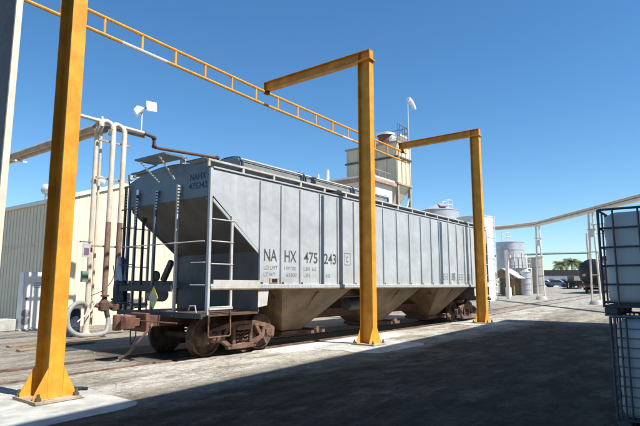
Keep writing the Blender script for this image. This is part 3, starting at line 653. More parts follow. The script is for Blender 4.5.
# white cabinet by the corner
cb = thing('electrical_cabinet', (9.1, 20.3, 0), 'tall white door-like cabinet standing at the corner of the cream building', 'cabinet')
cx0 = 8.62
MB().box(8.62, 9.62, 20.25, 20.62, .06, 2.12).build('cabinet_body', 'cabinet', cb, bevel=.01)
MB().box(8.66, 9.58, 20.235, 20.249, .10, 2.08).build('cabinet_door', 'cabinet', cb, bevel=.006)
MB().lathe((8.76, 20.235, 1.15), (0,-1,0), [(0,.03),(.04,.03)], 8).build('door_knob', 'black', cb)
for z in (.62, .34): MB().lathe((8.78, 20.234, z), (0,-1,0), [(0,.15),(.004,.14)], 14).build('stain_patch', 'stain', cb)
for z, w_ in ((1.72, .30), (1.64, .36), (1.56, .28)): MB().box(9.0, 9.0+w_, 20.229, 20.233, z-.02, z+.02).build('notice_line', 'sign', cb)
MB().box(8.55, 9.7, 20.15, 20.7, 0, .06).build('plinth', 'conc', cb)
b_ = MB().box(7.6, 8.55, 20.4, 21.2, 0, .42).build('concrete_block', 'conc', base=(8.1, 20.8, 0), bevel=.02); tag(b_, 'low pale concrete block at the foot of the tan side wall', 'block')

# ---------------------------------------------------------------- pipe rack
PYr = 16.5
pr = thing('pipe_rack', (9.0, PYr, 0), 'beige standpipe rack with gooseneck loading pipes before the cream building', 'pipe rack')
MB().tube([(9.05, PYr, 0), (9.03, PYr, 7.30)], .075, 12).build('support_post', 'pipe', pr)
MB().tube([(9.27, PYr+.1, .35), (9.24, PYr+.1, 7.45)], .045, 10).build('conduit', 'pipe', pr)
MB().lathe((9.05, PYr, 0), (0,0,1), [(0,.30),(.06,.28),(.12,.12),(.35,.10)], 16).build('post_foot', 'pipe', pr)
MB().tube([(7.7, PYr-.12, 7.21), (10.75, PYr-.12, 7.17)], .065, 12).build('header_pipe', 'pipe', pr)
MB().box(9.3, 10.85, PYr-.05, PYr+.02, 7.02, 7.12).build('header_shelf', 'pipe_dirty', pr)
def arc(c, r, a0, a1, n=8): return [(c[0]+r*math.cos(R(a0+(a1-a0)*k/n)), c[1], c[2]+r*math.sin(R(a0+(a1-a0)*k/n))) for k in range(n+1)]
for px_, zb, zt in ((9.46, 1.32, 7.15), (9.88, 1.20, 7.12)):
    pts = [(px_, PYr-.30, zb), (px_, PYr-.30, 2.5), (px_, PYr-.30, 4.5), (px_, PYr-.30, zt-.15)] + [(px_-.0-.22+.22*math.cos(R(a)), PYr-.30+.12*math.sin(R(a)), zt-.15+.22*math.sin(R(a))) for a in range(15, 181, 15)] + [(px_-.44, PYr-.15, zt-.35)]
    MB().tube(pts, .085, 12).build('loading_pipe', 'pipe', pr)
    MB().tube([(px_, PYr-.30, zb), (px_, PYr-.30, 3.75)], .092, 12).build('lower_sleeve', 'sleeve', pr)
    MB().lathe((px_, PYr-.30, zb-.05), (0,0,1), [(0,.15),(.06,.15)], 14).build('flange', 'pipe_brown', pr)
for z in (2.9, 5.2, 6.5): MB().box(9.0, 10.2, PYr-.20, PYr-.13, z, z+.06).build('pipe_bracket', 'pipe_dirty', pr)
for k in range(2):
    MB().tube([(9.0+.32*k, PYr, 6.98), (9.0+.32*k, PYr+20, 6.98)], .12, 12).build('yard_pipe', 'pipe_dirty', pr)
for k in range(4):
    y = PYr+2.6+4*k
    MB().box(8.8, 9.6, y-.04, y+.04, 6.80, 6.86).build('pipe_hanger', 'pipe_white', pr)
MB().tube([(9.2, PYr+20, 0), (9.2, PYr+20, 6.86)], .12, 10).build('support_post', 'pipe', pr)
MB().tube([(5.7, 19.8, 6.35), (7.05, 19.8, 6.5)], .07, 10).build('stub_pipe', 'pipe_white', pr)
MB().tube([(5.9, 19.8, 0), (5.9, 19.8, 6.35)], .06, 10).build('support_post', 'pipe', pr)
# valves, hose
MB().tube([(9.3, PYr-.3, .95), (11.0, PYr-.3, .95)], .10, 12).build('manifold', 'rusty_dark', pr)
for xx in (9.46, 9.88, 10.4):
    MB().lathe((xx, PYr-.3, .95), (0,0,1), [(-.16,.08),(-.12,.17),(.12,.17),(.25,.07)], 12).build('valve_body', 'rusty_dark', pr)
MB().tube([(9.88, PYr-.3, 1.0), (9.88, PYr-.3, 1.25)], .05, 8).build('valve_stem', 'rusty_dark', pr)
MB().box(9.75, 10.35, PYr-.42, PYr-.38, 1.02, 1.38).build('guard_plate', 'black', pr, bevel=.03)
MB().tube([(9.15, PYr-.2, 1.0), (9.3, PYr-.3, .95)], .05, 8).build('stub', 'pipe_brown', pr)
MB().tube(smooth_path([(9.46, PYr-.3, 1.3), (9.50, PYr-.32, 1.0), (9.55, PYr-.45, .55), (9.45, PYr-.6, .28), (9.3, PYr-.7, .13), (8.9, PYr-.7, .08), (8.5, PYr-.55, .12), (8.28, PYr-.4, .35), (8.28, PYr-.3, .75), (8.5, PYr-.2, 1.02), (8.8, PYr-.15, 1.08), (8.98, PYr-.1, .95)]), .075, 10).build('hose', 'hose', pr)
MB().tube([(9.46, PYr-.3, 1.3), (9.49, PYr-.34, .95), (9.54, PYr-.44, .6)], .08, 10).build('hose_sleeve', 'hose_dark', pr)
MB().tube(smooth_path([(9.1, PYr-.1, 1.3), (9.5, PYr-.2, 1.5), (9.75, PYr-.3, 1.9), (9.72, PYr-.3, 2.3)]), .014, 6).build('cable', 'pipe_brown', pr)
MB().tube([(8.6, PYr-.3, .5), (9.0, PYr-.3, .8), (9.35, PYr-.3, 1.35)], .02, 6).build('cable', 'pipe_white', pr)
sg = MB().box(8.72, 8.98, PYr-.12, PYr-.10, 2.55, 3.0).build('sign', 'sign', pr); MB().box(8.77, 8.93, PYr-.127, PYr-.1215, 2.62, 2.85).build('sign_print', 'purple', sg)
MB().box(8.65, 9.0, PYr-.13, PYr-.02, 3.03, 3.07).build('sign_arm', 'green_box', pr)
MB().box(8.74, 8.95, PYr-.16, PYr-.04, 1.75, 2.1).build('switch_box', 'green_box', pr, bevel=.01)
# dark drum leaning by the hose
dr = MB().lathe((8.72, PYr+.35, 0), (0,0,1), [(0,.28),(.02,.29),(.30,.29),(.31,.30),(.33,.29),(.60,.29),(.61,.30),(.63,.29),(.88,.29),(.90,.28)], 20).build('drum', 'navy_cloth', base=(8.72, PYr+.35, 0)); tag(dr, 'dark drum behind the grey hose loop at the standpipe foot', 'drum')
# floodlights
fl = thing('floodlight_mast', (10.7, PYr, 7.15), 'two floodlights on a short mast at the end of the pipe rack', 'floodlight')
MB().tube([(10.72, PYr, 7.15), (10.72, PYr, 8.15)], .025, 8).build('mast', 'pipe_white', fl)
MB().bar((10.55, PYr, 8.12), (10.95, PYr, 8.20), .04, .04).build('cross_arm', 'grey_paint', fl)
def lamp(cx_, cz_, yaw, pitch):
    m = MB(); mm = Matrix.Translation((cx_, PYr-.08, cz_)) @ Matrix.Rotation(R(yaw), 4, 'Z') @ Matrix.Rotation(R(pitch), 4, 'X')
    vs = [(-.19,-.12,-.19),(.19,-.12,-.19),(.19,-.12,.19),(-.19,-.12,.19),(-.10,.12,-.10),(.10,.12,-.10),(.10,.12,.10),(-.10,.12,.10)]
    m.add([mm @ Vector(v) for v in vs], [(0,1,2,3),(7,6,5,4),(0,4,5,1),(1,5,6,2),(2,6,7,3),(3,7,4,0)]); h = m.build('lamp_housing', 'trim', fl, smooth=False)
    g_ = MB().add([mm @ Vector(v) for v in ((-.15,-.128,-.15),(.15,-.128,-.15),(.15,-.128,.15),(-.15,-.128,.15),(-.15,-.121,-.15),(.15,-.121,-.15),(.15,-.121,.15),(-.15,-.121,.15))], [(0,1,2,3),(7,6,5,4),(0,4,5,1),(1,5,6,2),(2,6,7,3),(3,7,4,0)]); g_.build('lens', 'glass', h, smooth=False)
lamp(11.02, 8.22, -15, -12); lamp(10.50, 7.98, 60, 40)
# brown loading arm reaching over the car
ba = thing('loading_arm', (10.8, PYr, 7.1), 'brown swing pipe leading from the pipe rack over the hopper car roof', 'pipe')
MB().tube([(10.72, PYr-.12, 7.17), (11.12, PYr-.12, 7.12), (11.2, PYr-.12, 7.05), (11.21, PYr-.12, 6.82), (11.26, PYr-.12, 6.74), (11.6, PYr-.12, 6.75), (14.3, PYr-.12, 6.93)], .06, 10).build('arm_pipe', 'pipe_brown', ba)
for x_, z_ in ((11.2, 7.08), (11.22, 6.78), (14.3, 6.93)): MB().lathe((x_, PYr-.12, z_), (1,0,0), [(-.05,.09),(.05,.09)], 12).build('elbow', 'pipe_brown', ba)
MB().tube([(14.2, PYr-.12, 6.92), (14.2, PYr-.12, 0)], .05, 8).build('stay', 'pipe_brown', ba)

# steel frame column at the left edge
lc = thing('frame_column', (3.05, 8.4, 0), 'cream steel column, shade painted into its dark side, cut off by the left edge of the frame', 'column')
LX = 3.02
def lx(z): return LX - .02*(6-z)/6
MB().prism([(lx(0)-.02, 8.02, 0), (lx(9.5)-.02, 8.02, 9.5), (lx(9.5)-.02, 9.3, 9.5), (lx(0)-.02, 8.6, 0)], (.03, 0, 0)).build('web', 'grey_paint', lc)  # shaded face of the cream column, its shade painted in as dark colour
MB().prism([(lx(0)-.02, 7.98, 0), (lx(0)+.07, 7.98, 0), (lx(9.5)+.07, 7.98, 9.5), (lx(9.5)-.02, 7.98, 9.5)], (0, .038, 0)).build('flange', 'cream_steel', lc)
MB().box(2.9, 3.12, 7.95, 8.65, 0.009, .03).build('base_plate', 'grey_paint', lc)

# ---------------------------------------------------------------- stacked intermediate bulk containers at the right
def tote(x0, y0, z0, label, dense=False):
    """1.2 (x) by 1.0 (y) plastic bottle in a tube cage; corner x0,y0"""
    X, Y, H = 1.2, 1.0, 1.265
    t = thing('bulk_container', (x0+.6, y0+.5, z0), label, 'bulk container', 'caged plastic containers stacked at the right')
    z1, z2 = z0+.13, z0+H
    mb = MB(); rr = .10
    def ring(z, ins):
        pts = []
        for cx_, cy_, a0 in ((x0+X-rr-ins, y0+Y-rr-ins, 0), (x0+rr+ins, y0+Y-rr-ins, 90), (x0+rr+ins, y0+rr+ins, 180), (x0+X-rr-ins, y0+rr+ins, 270)):
            for k in range(7): a = R(a0+15*k); pts.append((cx_+rr*math.cos(a), cy_+rr*math.sin(a), z))
        return pts
    zs = [(z1, .09), (z1+.04, .05)] + [(z1+.10+.13*k, .035 + (.012 if k % 2 else 0)) for k in range(7)] + [(z2-.08, .05), (z2-.03, .12)]
    n = 28
    for z, i in zs: mb.v += [Vector(p) for p in ring(z, i)]
    for j in range(len(zs)-1):
        for k in range(n): mb.f.append((j*n+k, j*n+(k+1) % n, (j+1)*n+(k+1) % n, (j+1)*n+k))
    mb.f.append(tuple(range(n))); mb.f.append(tuple(range((len(zs)-1)*n, len(zs)*n)))
    b = mb.build('bottle', 'plastic', t, ang=60)
    MB().lathe((x0+.6, y0+.5, z2-.04), (0,0,1), [(0,.10),(.05,.10),(.055,.08)], 16).build('cap', 'black', b)
    for z in ([z1+.03+.108*k for k in range(10)] + [z2] if dense else [z1+.03, z1+.24, z1+.46, z1+.68, z1+.91, z2]):
        c = [(x0+.03, y0, z), (x0+X-.03, y0, z), (x0+X, y0+.03, z), (x0+X, y0+Y-.03, z), (x0+X-.03, y0+Y, z), (x0+.03, y0+Y, z), (x0, y0+Y-.03, z), (x0, y0+.03, z), (x0+.03, y0, z)]
        MB().tube(c, (.007 if dense else .011) if z < z2 else .015, 8).build('cage_hoop', 'cage' if dense else 'cage_dark', t)
    for yy in ((.10, .84, .90, .95) if dense else (.06, .30, .58, .84)):
        for xx in (0, X):
            MB().tube([(x0+xx-.016*(1 if xx == 0 else -1), y0+yy, z1), (x0+xx-.016*(1 if xx == 0 else -1), y0+yy, z2)], .011, 8).build('cage_bar', 'cage_dark', t)
    for xx in (.14, .38, .62, .86, 1.06):
        for yy in (0, Y):
            MB().tube([(x0+xx, y0+yy-.016*(1 if yy == 0 else -1), z1), (x0+xx, y0+yy-.016*(1 if yy == 0 else -1), z2)], .011, 8).build('cage_bar', 'cage_dark', t)
    for xx, yy in ((0,0),(X,0),(X,Y),(0,Y)): MB().tube([(x0+xx, y0+yy, z0+.1), (x0+xx, y0+yy, z2)], .014, 8).build('corner_bar', 'cage_dark', t)
    MB().box(x0+.01, x0+X-.01, y0+.01, y0+Y-.01, z0+.10, z0+.128).build('tray', 'pallet', t)
    for xx in (0, .53, 1.06):
        for yy in (0, .43, .86): MB().box(x0+xx, x0+xx+.14, y0+yy, y0+yy+.14, z0+.022, z0+.099).build('pallet_foot', 'pallet', t, bevel=.01)
    for yy in (0, .43, .86): MB().box(x0, x0+X, y0+yy, y0+yy+.14, z0, z0+.021).build('skid', 'pallet', t)
    return t
tote(7.02, .13, 1.287, 'upper of the two caged milky plastic containers stacked at the right edge')
tote(6.98, .07, .02, 'lower caged plastic container carrying another one, at the right edge', True)

# ---------------------------------------------------------------- background (each at its own distance; the yard rises gently away)
def P3(x, y, z=0): return (x, y, gz(x)+z)
# cream silo house on legs
sx0, sx1, sy0, sy1, sz0, sz1 = 37.1, 39.3, 20.4, 25.4, 9.9, 13.55
sh = thing('silo_house', (38.2, 22.6, gz(38)), 'tall cream hopper bottomed silo house on steel legs behind the hopper car', 'silo')
MB().box(sx0, sx1, sy0, sy1, sz0, sz1).build('silo_body', 'silo', sh, bevel=.03)
for k in range(4): x = sx0+.02+(sx1-sx0-.04)*k/3; MB().box(x-.05, x+.05, sy0-.08, sy0, sz0, sz1-.05).build('panel_rib', 'silo', sh)
for k in range(6): y = sy0+.05+(sy1-sy0-.1)*k/5; MB().box(sx0-.08, sx0, y-.05, y+.05, sz0, sz1-.05).build('panel_rib', 'silo', sh)
for z in (sz0, 12.15, sz1-.12): MB().box(sx0-.14, sx1+.14, sy0-.14, sy1+.14, z-.06, z+.08).build('band_flange', 'grey_paint' if z == 12.15 else 'pipe_dirty', sh)
cxs = (sx0+sx1)/2
MB().add([(sx0,sy0,sz0-.07),(sx1,sy0,sz0-.07),(sx1,sy1,sz0-.07),(sx0,sy1,sz0-.07),(cxs-.3,21.6,7.5),(cxs+.3,21.6,7.5),(cxs+.3,22.6,7.5),(cxs-.3,22.6,7.5)], [(0,1,2,3),(7,6,5,4),(0,4,5,1),(1,5,6,2),(2,6,7,3),(3,7,4,0)]).build('hopper_cone', 'silo', sh, smooth=False)
for x in (sx0+.05, sx1-.05):
    for y in (sy0+.05, sy1-.05): MB().box(x-.12, x+.12, y-.12, y+.12, 0, sz0-.07).build('leg', 'pipe_dirty', sh)
for y in (sy0+.05,):
    for z0_, z1_ in ((1, 5), (5, 9)):
        MB().bar((sx0+.1, y, z0_), (sx1-.1, y, z1_), .08, .08).build('brace', 'pipe_white', sh); MB().bar((sx1-.1, y+.1, z0_), (sx0+.1, y+.1, z1_), .08, .08).build('brace', 'pipe_white', sh)
for z0_, z1_ in ((1, 5), (5, 9)): MB().bar((sx0, sy0+.2, z0_), (sx0, sy1-.2, z1_), .08, .08).build('brace', 'pipe_white', sh)
d_ = MB().lathe((38.2, 22.1, sz1), (0,0,1), [(0,.62),(.85,.62),(.86,.74),(1.0,.76),(1.05,.5)], 20).build('filter_drum', 'red_rust', sh)
MB().lathe((38.2, 22.1, sz1+.88), (0,0,1), [(0,.80),(.18,.84),(.28,.5)], 20).build('drum_cap', 'white_tank', d_)
MB().lathe((37.8, 21.2, sz1), (0,0,1), [(0,.3),(.5,.3),(.7,.12)], 14).build('vent_stack', 'pipe_white', sh)
MB().box(37.9, 39.2, 20.5, 21.1, sz1+.45, sz1+.75).build('fan_box', 'pipe_white', sh)
for k in range(5):
    MB().tube([(37.3+.45*k, 20.45, sz1), (37.3+.45*k, 20.45, sz1+1.5)], .025, 6).build('rail_post', 'grey_paint', sh)
for z in (.5, 1.0, 1.48): MB().tube([(37.3, 20.45, sz1+z), (39.1, 20.45, sz1+z), (39.1, 22.6, sz1+z)], .03, 6).build('hand_rail', 'grey_paint', sh)
MB().tube([(37.0, 21.9, 8.4), (36.9, 22.4, 10.5), (37.0, 22.9, 12.0)], .22, 8).build('bent_duct', 'pink', sh)
ws = thing('windsock', (39.6, 20.6, sz1), 'small white windsock on a thin mast above the silo house', 'windsock')
MB().tube([(39.6, 20.6, 9.3), (39.6, 20.6, 17.9)], .028, 6).build('mast', 'pipe_white', ws)
MB().tube([(39.60, 20.6, 17.85), (39.9, 20.5, 17.75), (40.2, 20.4, 17.45), (40.4, 20.3, 17.05)], .26, 10, r2=.12).build('sock', 'white_tank', ws)
# pinkish block building in front of it
pb = thing('block_building', (30.4, 20, gz(30)), 'pinkish white flat roofed building with brown cornice behind the hopper car', 'building')
MB().box(29.0, 31.9, 18.0, 25.5, 0, 8.55).build('wall', 'pink', pb)
MB().box(28.75, 32.15, 17.75, 25.7, 8.551, 8.80).build('cornice', 'cornice', pb)
MB().box(28.85, 32.05, 17.85, 25.6, 8.801, 8.95).build('parapet', 'pink', pb)
MB().box(30.2, 31.2, 17.96, 18.0, 6.2, 7.4).build('window', 'window', pb)
for k in range(3): MB().tube([(29.4+k*.9, 18.1, 8.95), (29.4+k*.9, 18.1, 9.5)], .03, 6).build('rail_post', 'cornice', pb)
MB().tube([(29.4, 18.1, 9.48), (31.9, 18.1, 9.48)], .03, 6).build('hand_rail', 'cornice', pb)
MB().tube([(29.1, 21.6, 8.9), (29.1, 21.6, 9.75)], .12, 8).build('vent_pipe', 'pipe_white', pb)
MB().tube([(28.9, 22.3, 8.9), (28.9, 22.3, 9.5)], .09, 8).build('vent_pipe', 'pipe', pb)
rp = thing('ridge_roof_shed', (27, 24, gz(27)), 'low grey ridged roof just visible over the hopper car hatches', 'building')
MB().box(24.5, 28.6, 21.5, 29, 0, 7.9).build('wall', 'wall_side', rp)
MB().prism([(24.3, 21.3, 7.9), (24.3, 25.2, 8.7), (24.3, 29.2, 7.9)], (4.5, 0, 0)).build('roof', 'roof_sheet', rp)
# tanks
def vtank(x, y, r, z0, z1, m, label, cone=.0, dome=.3, legs=False, name='storage_tank', rings=4):
    t = thing(name, P3(x, y), label, 'tank')
    prof = []
    if cone: prof.append((-cone, .15))
    prof += [(0, r*.999), (z1-z0, r), (z1-z0+dome, .12)]
    b = MB().lathe((x, y, z0), (0,0,1), prof, 36).build('tank_shell', m, t, ang=25)
    for k in range(1, rings+1):
        z = z0 + (z1-z0)*k/rings
        MB().lathe((x, y, z-.04), (0,0,1), [(0,r+.01),(.0,r+.035),(.06,r+.035),(.06,r+.01)], 36).build('hoop', m, b)
    if legs:
        for k in range(6): a = k*math.pi/3+.3; MB().tube([(x+r*.92*math.cos(a), y+r*.92*math.sin(a), gz(x)-.1), (x+r*.92*math.cos(a), y+r*.92*math.sin(a), z0+.2)], .09, 8).build('leg', m, t)
    return t
def ladder(t, x, y, z0, z1, m='pipe_white'):
    l = MB().tube([(x-.2, y, z0), (x-.2, y, z1)], .03, 6).build('ladder', m, t); MB().tube([(x+.2, y, z0), (x+.2, y, z1)], .03, 6).build('ladder', m, t)
    r0 = MB().tube([(x-.2, y, z0+.3), (x+.2, y, z0+.3)], .018, 5).build('rung', m, l)
    for k in range(1, int((z1-z0)/.4)): inst(r0, (0, 0, .4*k))
def toprail(t, x, y, r, z, m='pipe_white', n=10):
    for k in range(n):
        a = 2*math.pi*k/n; MB().tube([(x+r*math.cos(a), y+r*math.sin(a), z), (x+r*math.cos(a), y+r*math.sin(a), z+1.0)], .03, 5).build('rail_post', m, t)
    for zz in (.55, 1.0): MB().tube([(x+r*math.cos(2*math.pi*k/24), y+r*math.sin(2*math.pi*k/24), z+zz) for k in range(25)], .025, 5, cap=False).build('hand_rail', m, t)
t = vtank(46.9, 21.4, 1.95, .3, 8.75, 'silver', 'domed silver tank showing over the far end of the hopper car roof', dome=.75)
MB().bar((45.6, 20.2, 9.0), (47.0, 21.2, 9.5), .6, .10).build('roof_walk', 'grey_tank', t); toprail(t, 47.9, 20.9, .5, 8.9, n=5)
t = vtank(44.0, 16.7, 1.5, .3, 7.45, 'white_tank', 'white upright cylinder tank partly hidden behind the farthest orange post', dome=.15)
ladder(t, 44.2, 15.1, .4, 7.5)
t = vtank(61.0, 19.1, 1.55, 3.0, 6.5, 'silver', 'silver tank on legs beyond the small timber shack', cone=1.5, dome=.25, legs=True); toprail(t, 60.6, 19.4, .5, 6.6, n=5)
t = vtank(62.8, 16.85, .82, .6, 4.75, 'grey_tank', 'narrow grey tank between the pipe bridge legs and the process pipes', dome=.1)
t = vtank(64.2, 18.9, .62, .6, 3.4, 'white_tank', 'small white tank beside the silver tank on legs', dome=.2)
t = vtank(57.2, 16.4, .55, .6, 3.0, 'silver', 'small silver vessel in front of the narrow grey tank', dome=.3)
# beige process skid with walkway
ps_ = thing('process_skid', P3(60, 17.3), 'beige process skid with walkway and upright pipes beside the timber shack', 'pipework')
for x, y in ((59, 16.9), (59, 18.1), (61, 16.9), (61, 18.1)): MB().box(x-.08, x+.08, y-.08, y+.08, .5, 3.4).build('leg', 'cream_steel', ps_)
MB().box(58.9, 61.1, 16.8, 18.2, 3.4, 3.52).build('deck', 'cream_steel', ps_)
for k in range(4): MB().tube([(59+.66*k, 16.85, 3.5), (59+.66*k, 16.85, 4.5)], .03, 5).build('rail_post', 'cream_steel', ps_)
for z in (4.0, 4.5): MB().tube([(59, 16.85, z), (61, 16.85, z)], .03, 5).build('hand_rail', 'cream_steel', ps_)
for k in range(5): MB().tube([(58.7, 16.7+.42*k, .4), (58.7, 16.7+.42*k, 4.6+.5*(k % 2)), (59.4, 16.9+.42*k, 4.9)], .07, 6).build('riser_pipe', ('pipe_white', 'pipe', 'silver')[k % 3], ps_)
MB().box(59.2, 60.6, 17.1, 17.9, .4, 2.2).build('pump_housing', 'pipe', ps_, bevel=.05)
# timber shack
sk = thing('timber_shack', P3(55.6, 17.9), 'small open timber shack with a grey pitched roof in the far yard', 'shack')
zb = gz(55.6)
for x in (54.6, 57.0):
    for y in (16.9, 18.9): MB().box(x-.08, x+.08, y-.08, y+.08, zb-.1, zb+1.9).build('post', 'wood', sk)
for s_, ya, yb in ((0, 17.95, 16.3), (1, 17.95, 19.5)):
    MB().prism([(54.2, ya, zb+2.75), (57.4, ya, zb+2.75), (57.4, yb, zb+1.75), (54.2, yb, zb+1.75)], (0, 0, .07)).build('roof', 'roof_sheet', sk)
MB().prism([(54.7, 16.95, zb+1.95), (54.7, 17.9, zb+2.65), (54.7, 18.85, zb+1.95)], (.04, 0, 0)).build('gable_board', 'wood', sk)
MB().box(56.9, 57.0, 17.0, 18.8, zb, zb+1.8).build('back_wall', 'wood', sk)
for z in (.5, 1.0): MB().box(54.56, 54.62, 16.9, 17.8, zb+z, zb+z+.1).build('rail_board', 'wood', sk)
for k, (x, y, m, lab) in enumerate(((53.6, 19.4, 'red', 'red drum standing beside the timber shack'), (54.0, 20.0, 'pink', 'pale pink drum beside the red drum'), (53.2, 17.0, 'white_tank', 'white drum before the timber shack'))):
    o = MB().lathe((x, y, gz(x)), (0,0,1), [(0,.28),(.02,.29),(.30,.29),(.31,.305),(.33,.29),(.60,.29),(.61,.305),(.63,.29),(.87,.29),(.88,.27)], 16).build('drum', m, base=P3(x, y)); tag(o, lab, 'drum')
pt = thing('pink_post', P3(47.5, 15.2), 'faded pinkish post standing right of the white upright tank', 'post')
MB().box(47.36, 47.64, 15.06, 15.34, gz(47), gz(47)+4.4).build('shaft', 'pink', pt, bevel=.02); MB().box(47.3, 47.7, 15.0, 15.4, gz(47)+4.4, gz(47)+4.5).build('cap', 'cornice', pt)
# pipe bridge
br = thing('pipe_bridge', P3(44, 10), 'cream elevated pipe bridge on slender paired legs crossing the right of the yard', 'pipe bridge')
line = [(49.6, 27.0), (48.6, 17.6), (48.3, 15.0), (47.2, 12.3), (36.4, 3.4), (30.0, -1.87)]
for off, r_, m, dz in ((-.22, .10, 'pipe', 0), (.05, .12, 'cream_steel', 0), (.30, .07, 'teal_pipe', .10)):
    MB().tube([(x+off, y, 7.0+dz) for x, y in line], r_, 8).build('bridge_pipe', m, br)
for a_, b_ in zip(line, line[1:]): MB().bar((*a_, 6.80), (*b_, 6.80), .5, .10).build('bridge_beam', 'cream_steel', br)
for x, y in ((47.1, 12.3), (40.75, 7.0)):
    z0_ = gz(x)
    for s_ in (-1, 1): MB().tube([(x+.05*s_, y-.27*s_, z0_), (x, y-.13*s_, 6.75)], .07, 8).build('leg', 'cream_steel', br)
    MB().lathe((x, y, z0_-.05), (0,0,1), [(0,.50),(.2,.45),(.34,.34)], 14).build('footing', 'conc', br)
    for z in (2.0, 3.6, 5.2): MB().box(x-.05, x+.05, y-.30, y+.30, z0_+z, z0_+z+.08).build('tie', 'cream_steel', br)
    MB().box(x-.15, x+.15, y-.2, y+.2, 5.0, 5.5).build('junction_box', 'pipe_white', br)
MB().tube([(40.75, 7.0, 5.9), (40.5, 5.9, 5.9), (40.3, 4.8, 5.9)], .07, 8).build('branch_pipe', 'pipe_white', br)
pl2 = thing('utility_pipe_line', P3(64, 14), 'thin teal pipe running level between far supports behind the bridge legs', 'pipe')
MB().tube([(61.5, 21.5, 5.05), (63.1, 16.3, 5.2), (66.4, 11.9, 5.35)], .12, 8).build('pipe_run', 'teal_pipe', pl2)
MB().tube([(66.4, 11.95, gz(66)), (66.4, 11.95, 7.6)], .12, 8).build('support', 'pipe', pl2); MB().tube([(66.4, 12.0, 7.5), (66.9, 9.0, 7.6)], .08, 8).build('arm', 'pipe', pl2)
MB().tube([(61.6, 21.3, gz(61)), (61.6, 21.3, 5.3)], .1, 8).build('support', 'pipe', pl2)
# black tank car on the siding
TXc, TYc = 63.9, 11.35
tk = thing('tank_car', P3(TXc+6, TYc-.6), 'black railway tank car seen end on beyond the pipe bridge leg', 'railcar')
ax = Vector((1, -.10, 0)).normalized(); o_ = Vector((TXc, TYc, gz(63)))
def q_(t, s_, z): p = o_ + ax*t + Vector((-ax.y, ax.x, 0))*s_; return (p.x, p.y, gz(TXc)+z)
MB().lathe(q_(0, 0, 2.35), ax, [(-.0, .25), (.08, .8), (.28, 1.25), (.55, 1.48), (13.4, 1.48), (13.7, 1.2), (13.9, .3)], 40).build('tank_barrel', 'tankcar', tk, ang=30)
MB().lathe(q_(6.9, 0, 3.8), (0,0,1), [(0,.6),(.55,.6),(.62,.4)], 20).build('dome', 'tankcar', tk)
MB().bar(q_(-1.2, 0, .85), q_(15, 0, .85), .6, .30).build('centre_sill', 'black', tk)
MB().bar(q_(-.9, -1.35, 1.1), q_(-.9, 1.35, 1.1), .25, .14).build('end_sill', 'black', tk)
for s_ in (-1.3, 1.3):
    MB().tube([q_(-.9, s_, 1.1), q_(-.9, s_, 2.2), q_(1.5, s_, 2.2)], .03, 6).build('hand_rail', 'black', tk)
    MB().tube([q_(.6, s_, .5), q_(.6, s_, 2.2)], .03, 6).build('ladder_stile', 'black', tk)
for s_ in (-.8, .8): MB().tube([q_(6.2, s_, 3.7), q_(6.2, s_, 4.9), q_(7.6, s_, 4.9), q_(7.6, s_, 3.7)], .03, 6).build('platform_rail', 'black', tk)
MB().box(*sum([(min(a, b), max(a, b)) for a, b in zip(q_(-1.6, -.25, .70), q_(-1.2, .25, 1.0))], ())).build('coupler', 'rusty_dark', tk)
for tt in (1.7, 12.2):
    bo = MB().bar(q_(tt-.0, -1.0, .55), q_(tt, 1.0, .55), .4, .25).build('truck_bolster', 'black', tk)
    for dt in (-.85, .85):
        for s_ in (-.78, .78): MB().lathe(q_(tt+dt, s_, .46), Vector((-ax.y, ax.x, 0)), [(-.06,.46),(.06,.46),(.07,.3)], 24).build('wheel', 'rusty_dark', bo)
    for s_ in (-1.0, 1.0): MB().bar(q_(tt-1.1, s_, .55), q_(tt+1.1, s_, .55), .12, .28).build('side_frame', 'black', bo)
MB().box(*sum([(min(a, b), max(a, b)) for a, b in zip(q_(-.99, .3, 1.9), q_(-.96, .6, 2.15))], ())).build('end_plate', 'sign', tk)
# flat car coupled to its left, far
fc = thing('flat_car', P3(88, 17), 'low dark flat car with bogies standing left of the black tank car', 'railcar')
MB().bar((85, 17.6, 2.1), (98, 19.5, 2.1), 2.4, .35).build('deck', 'black', fc)
for x, y in ((86.5, 17.8), (96.5, 19.3)):
    MB().bar((x-1.2, y-.9, 1.55), (x+1.2, y-.6, 1.55), .2, .5).build('truck_frame', 'rusty_dark', fc)
    for dx in (-.85, .85):
        for s_ in (-.75, .75): MB().lathe((x+dx, y+s_, gz(x)+.44), (0,1,0), [(-.06,.45),(.06,.45)], 18).build('wheel', 'rusty_dark', fc)
MB().box(88, 90, 18, 19, 2.3, 3.0).build('load_crate', 'wood', fc)
# far low building with black roof
fb = thing('low_building', P3(130, 28), 'long low white building with a black roof at the far edge of the yard', 'building')
MB().prism([(126.8, 32.5, .5), (132.6, 22.5, .5), (139, 26, .5), (133, 36, .5)], (0, 0, 3.2)).build('wall', 'white_tank', fb)
MB().prism([(126.0, 33.2, 3.7), (132.4, 21.8, 3.7), (139.5, 25.5, 3.7), (133, 37, 3.7)], (0, 0, 1.35)).build('roof', 'dark_roof', fb)
for k in range(4):
    a_ = Vector((126.75, 32.3, 0)).lerp(Vector((132.5, 22.45, 0)), .15+.22*k); MB().box(a_.x-.35, a_.x+.1, a_.y-.5, a_.y+.5, 1.4, 2.9).build('window', 'window', fb)
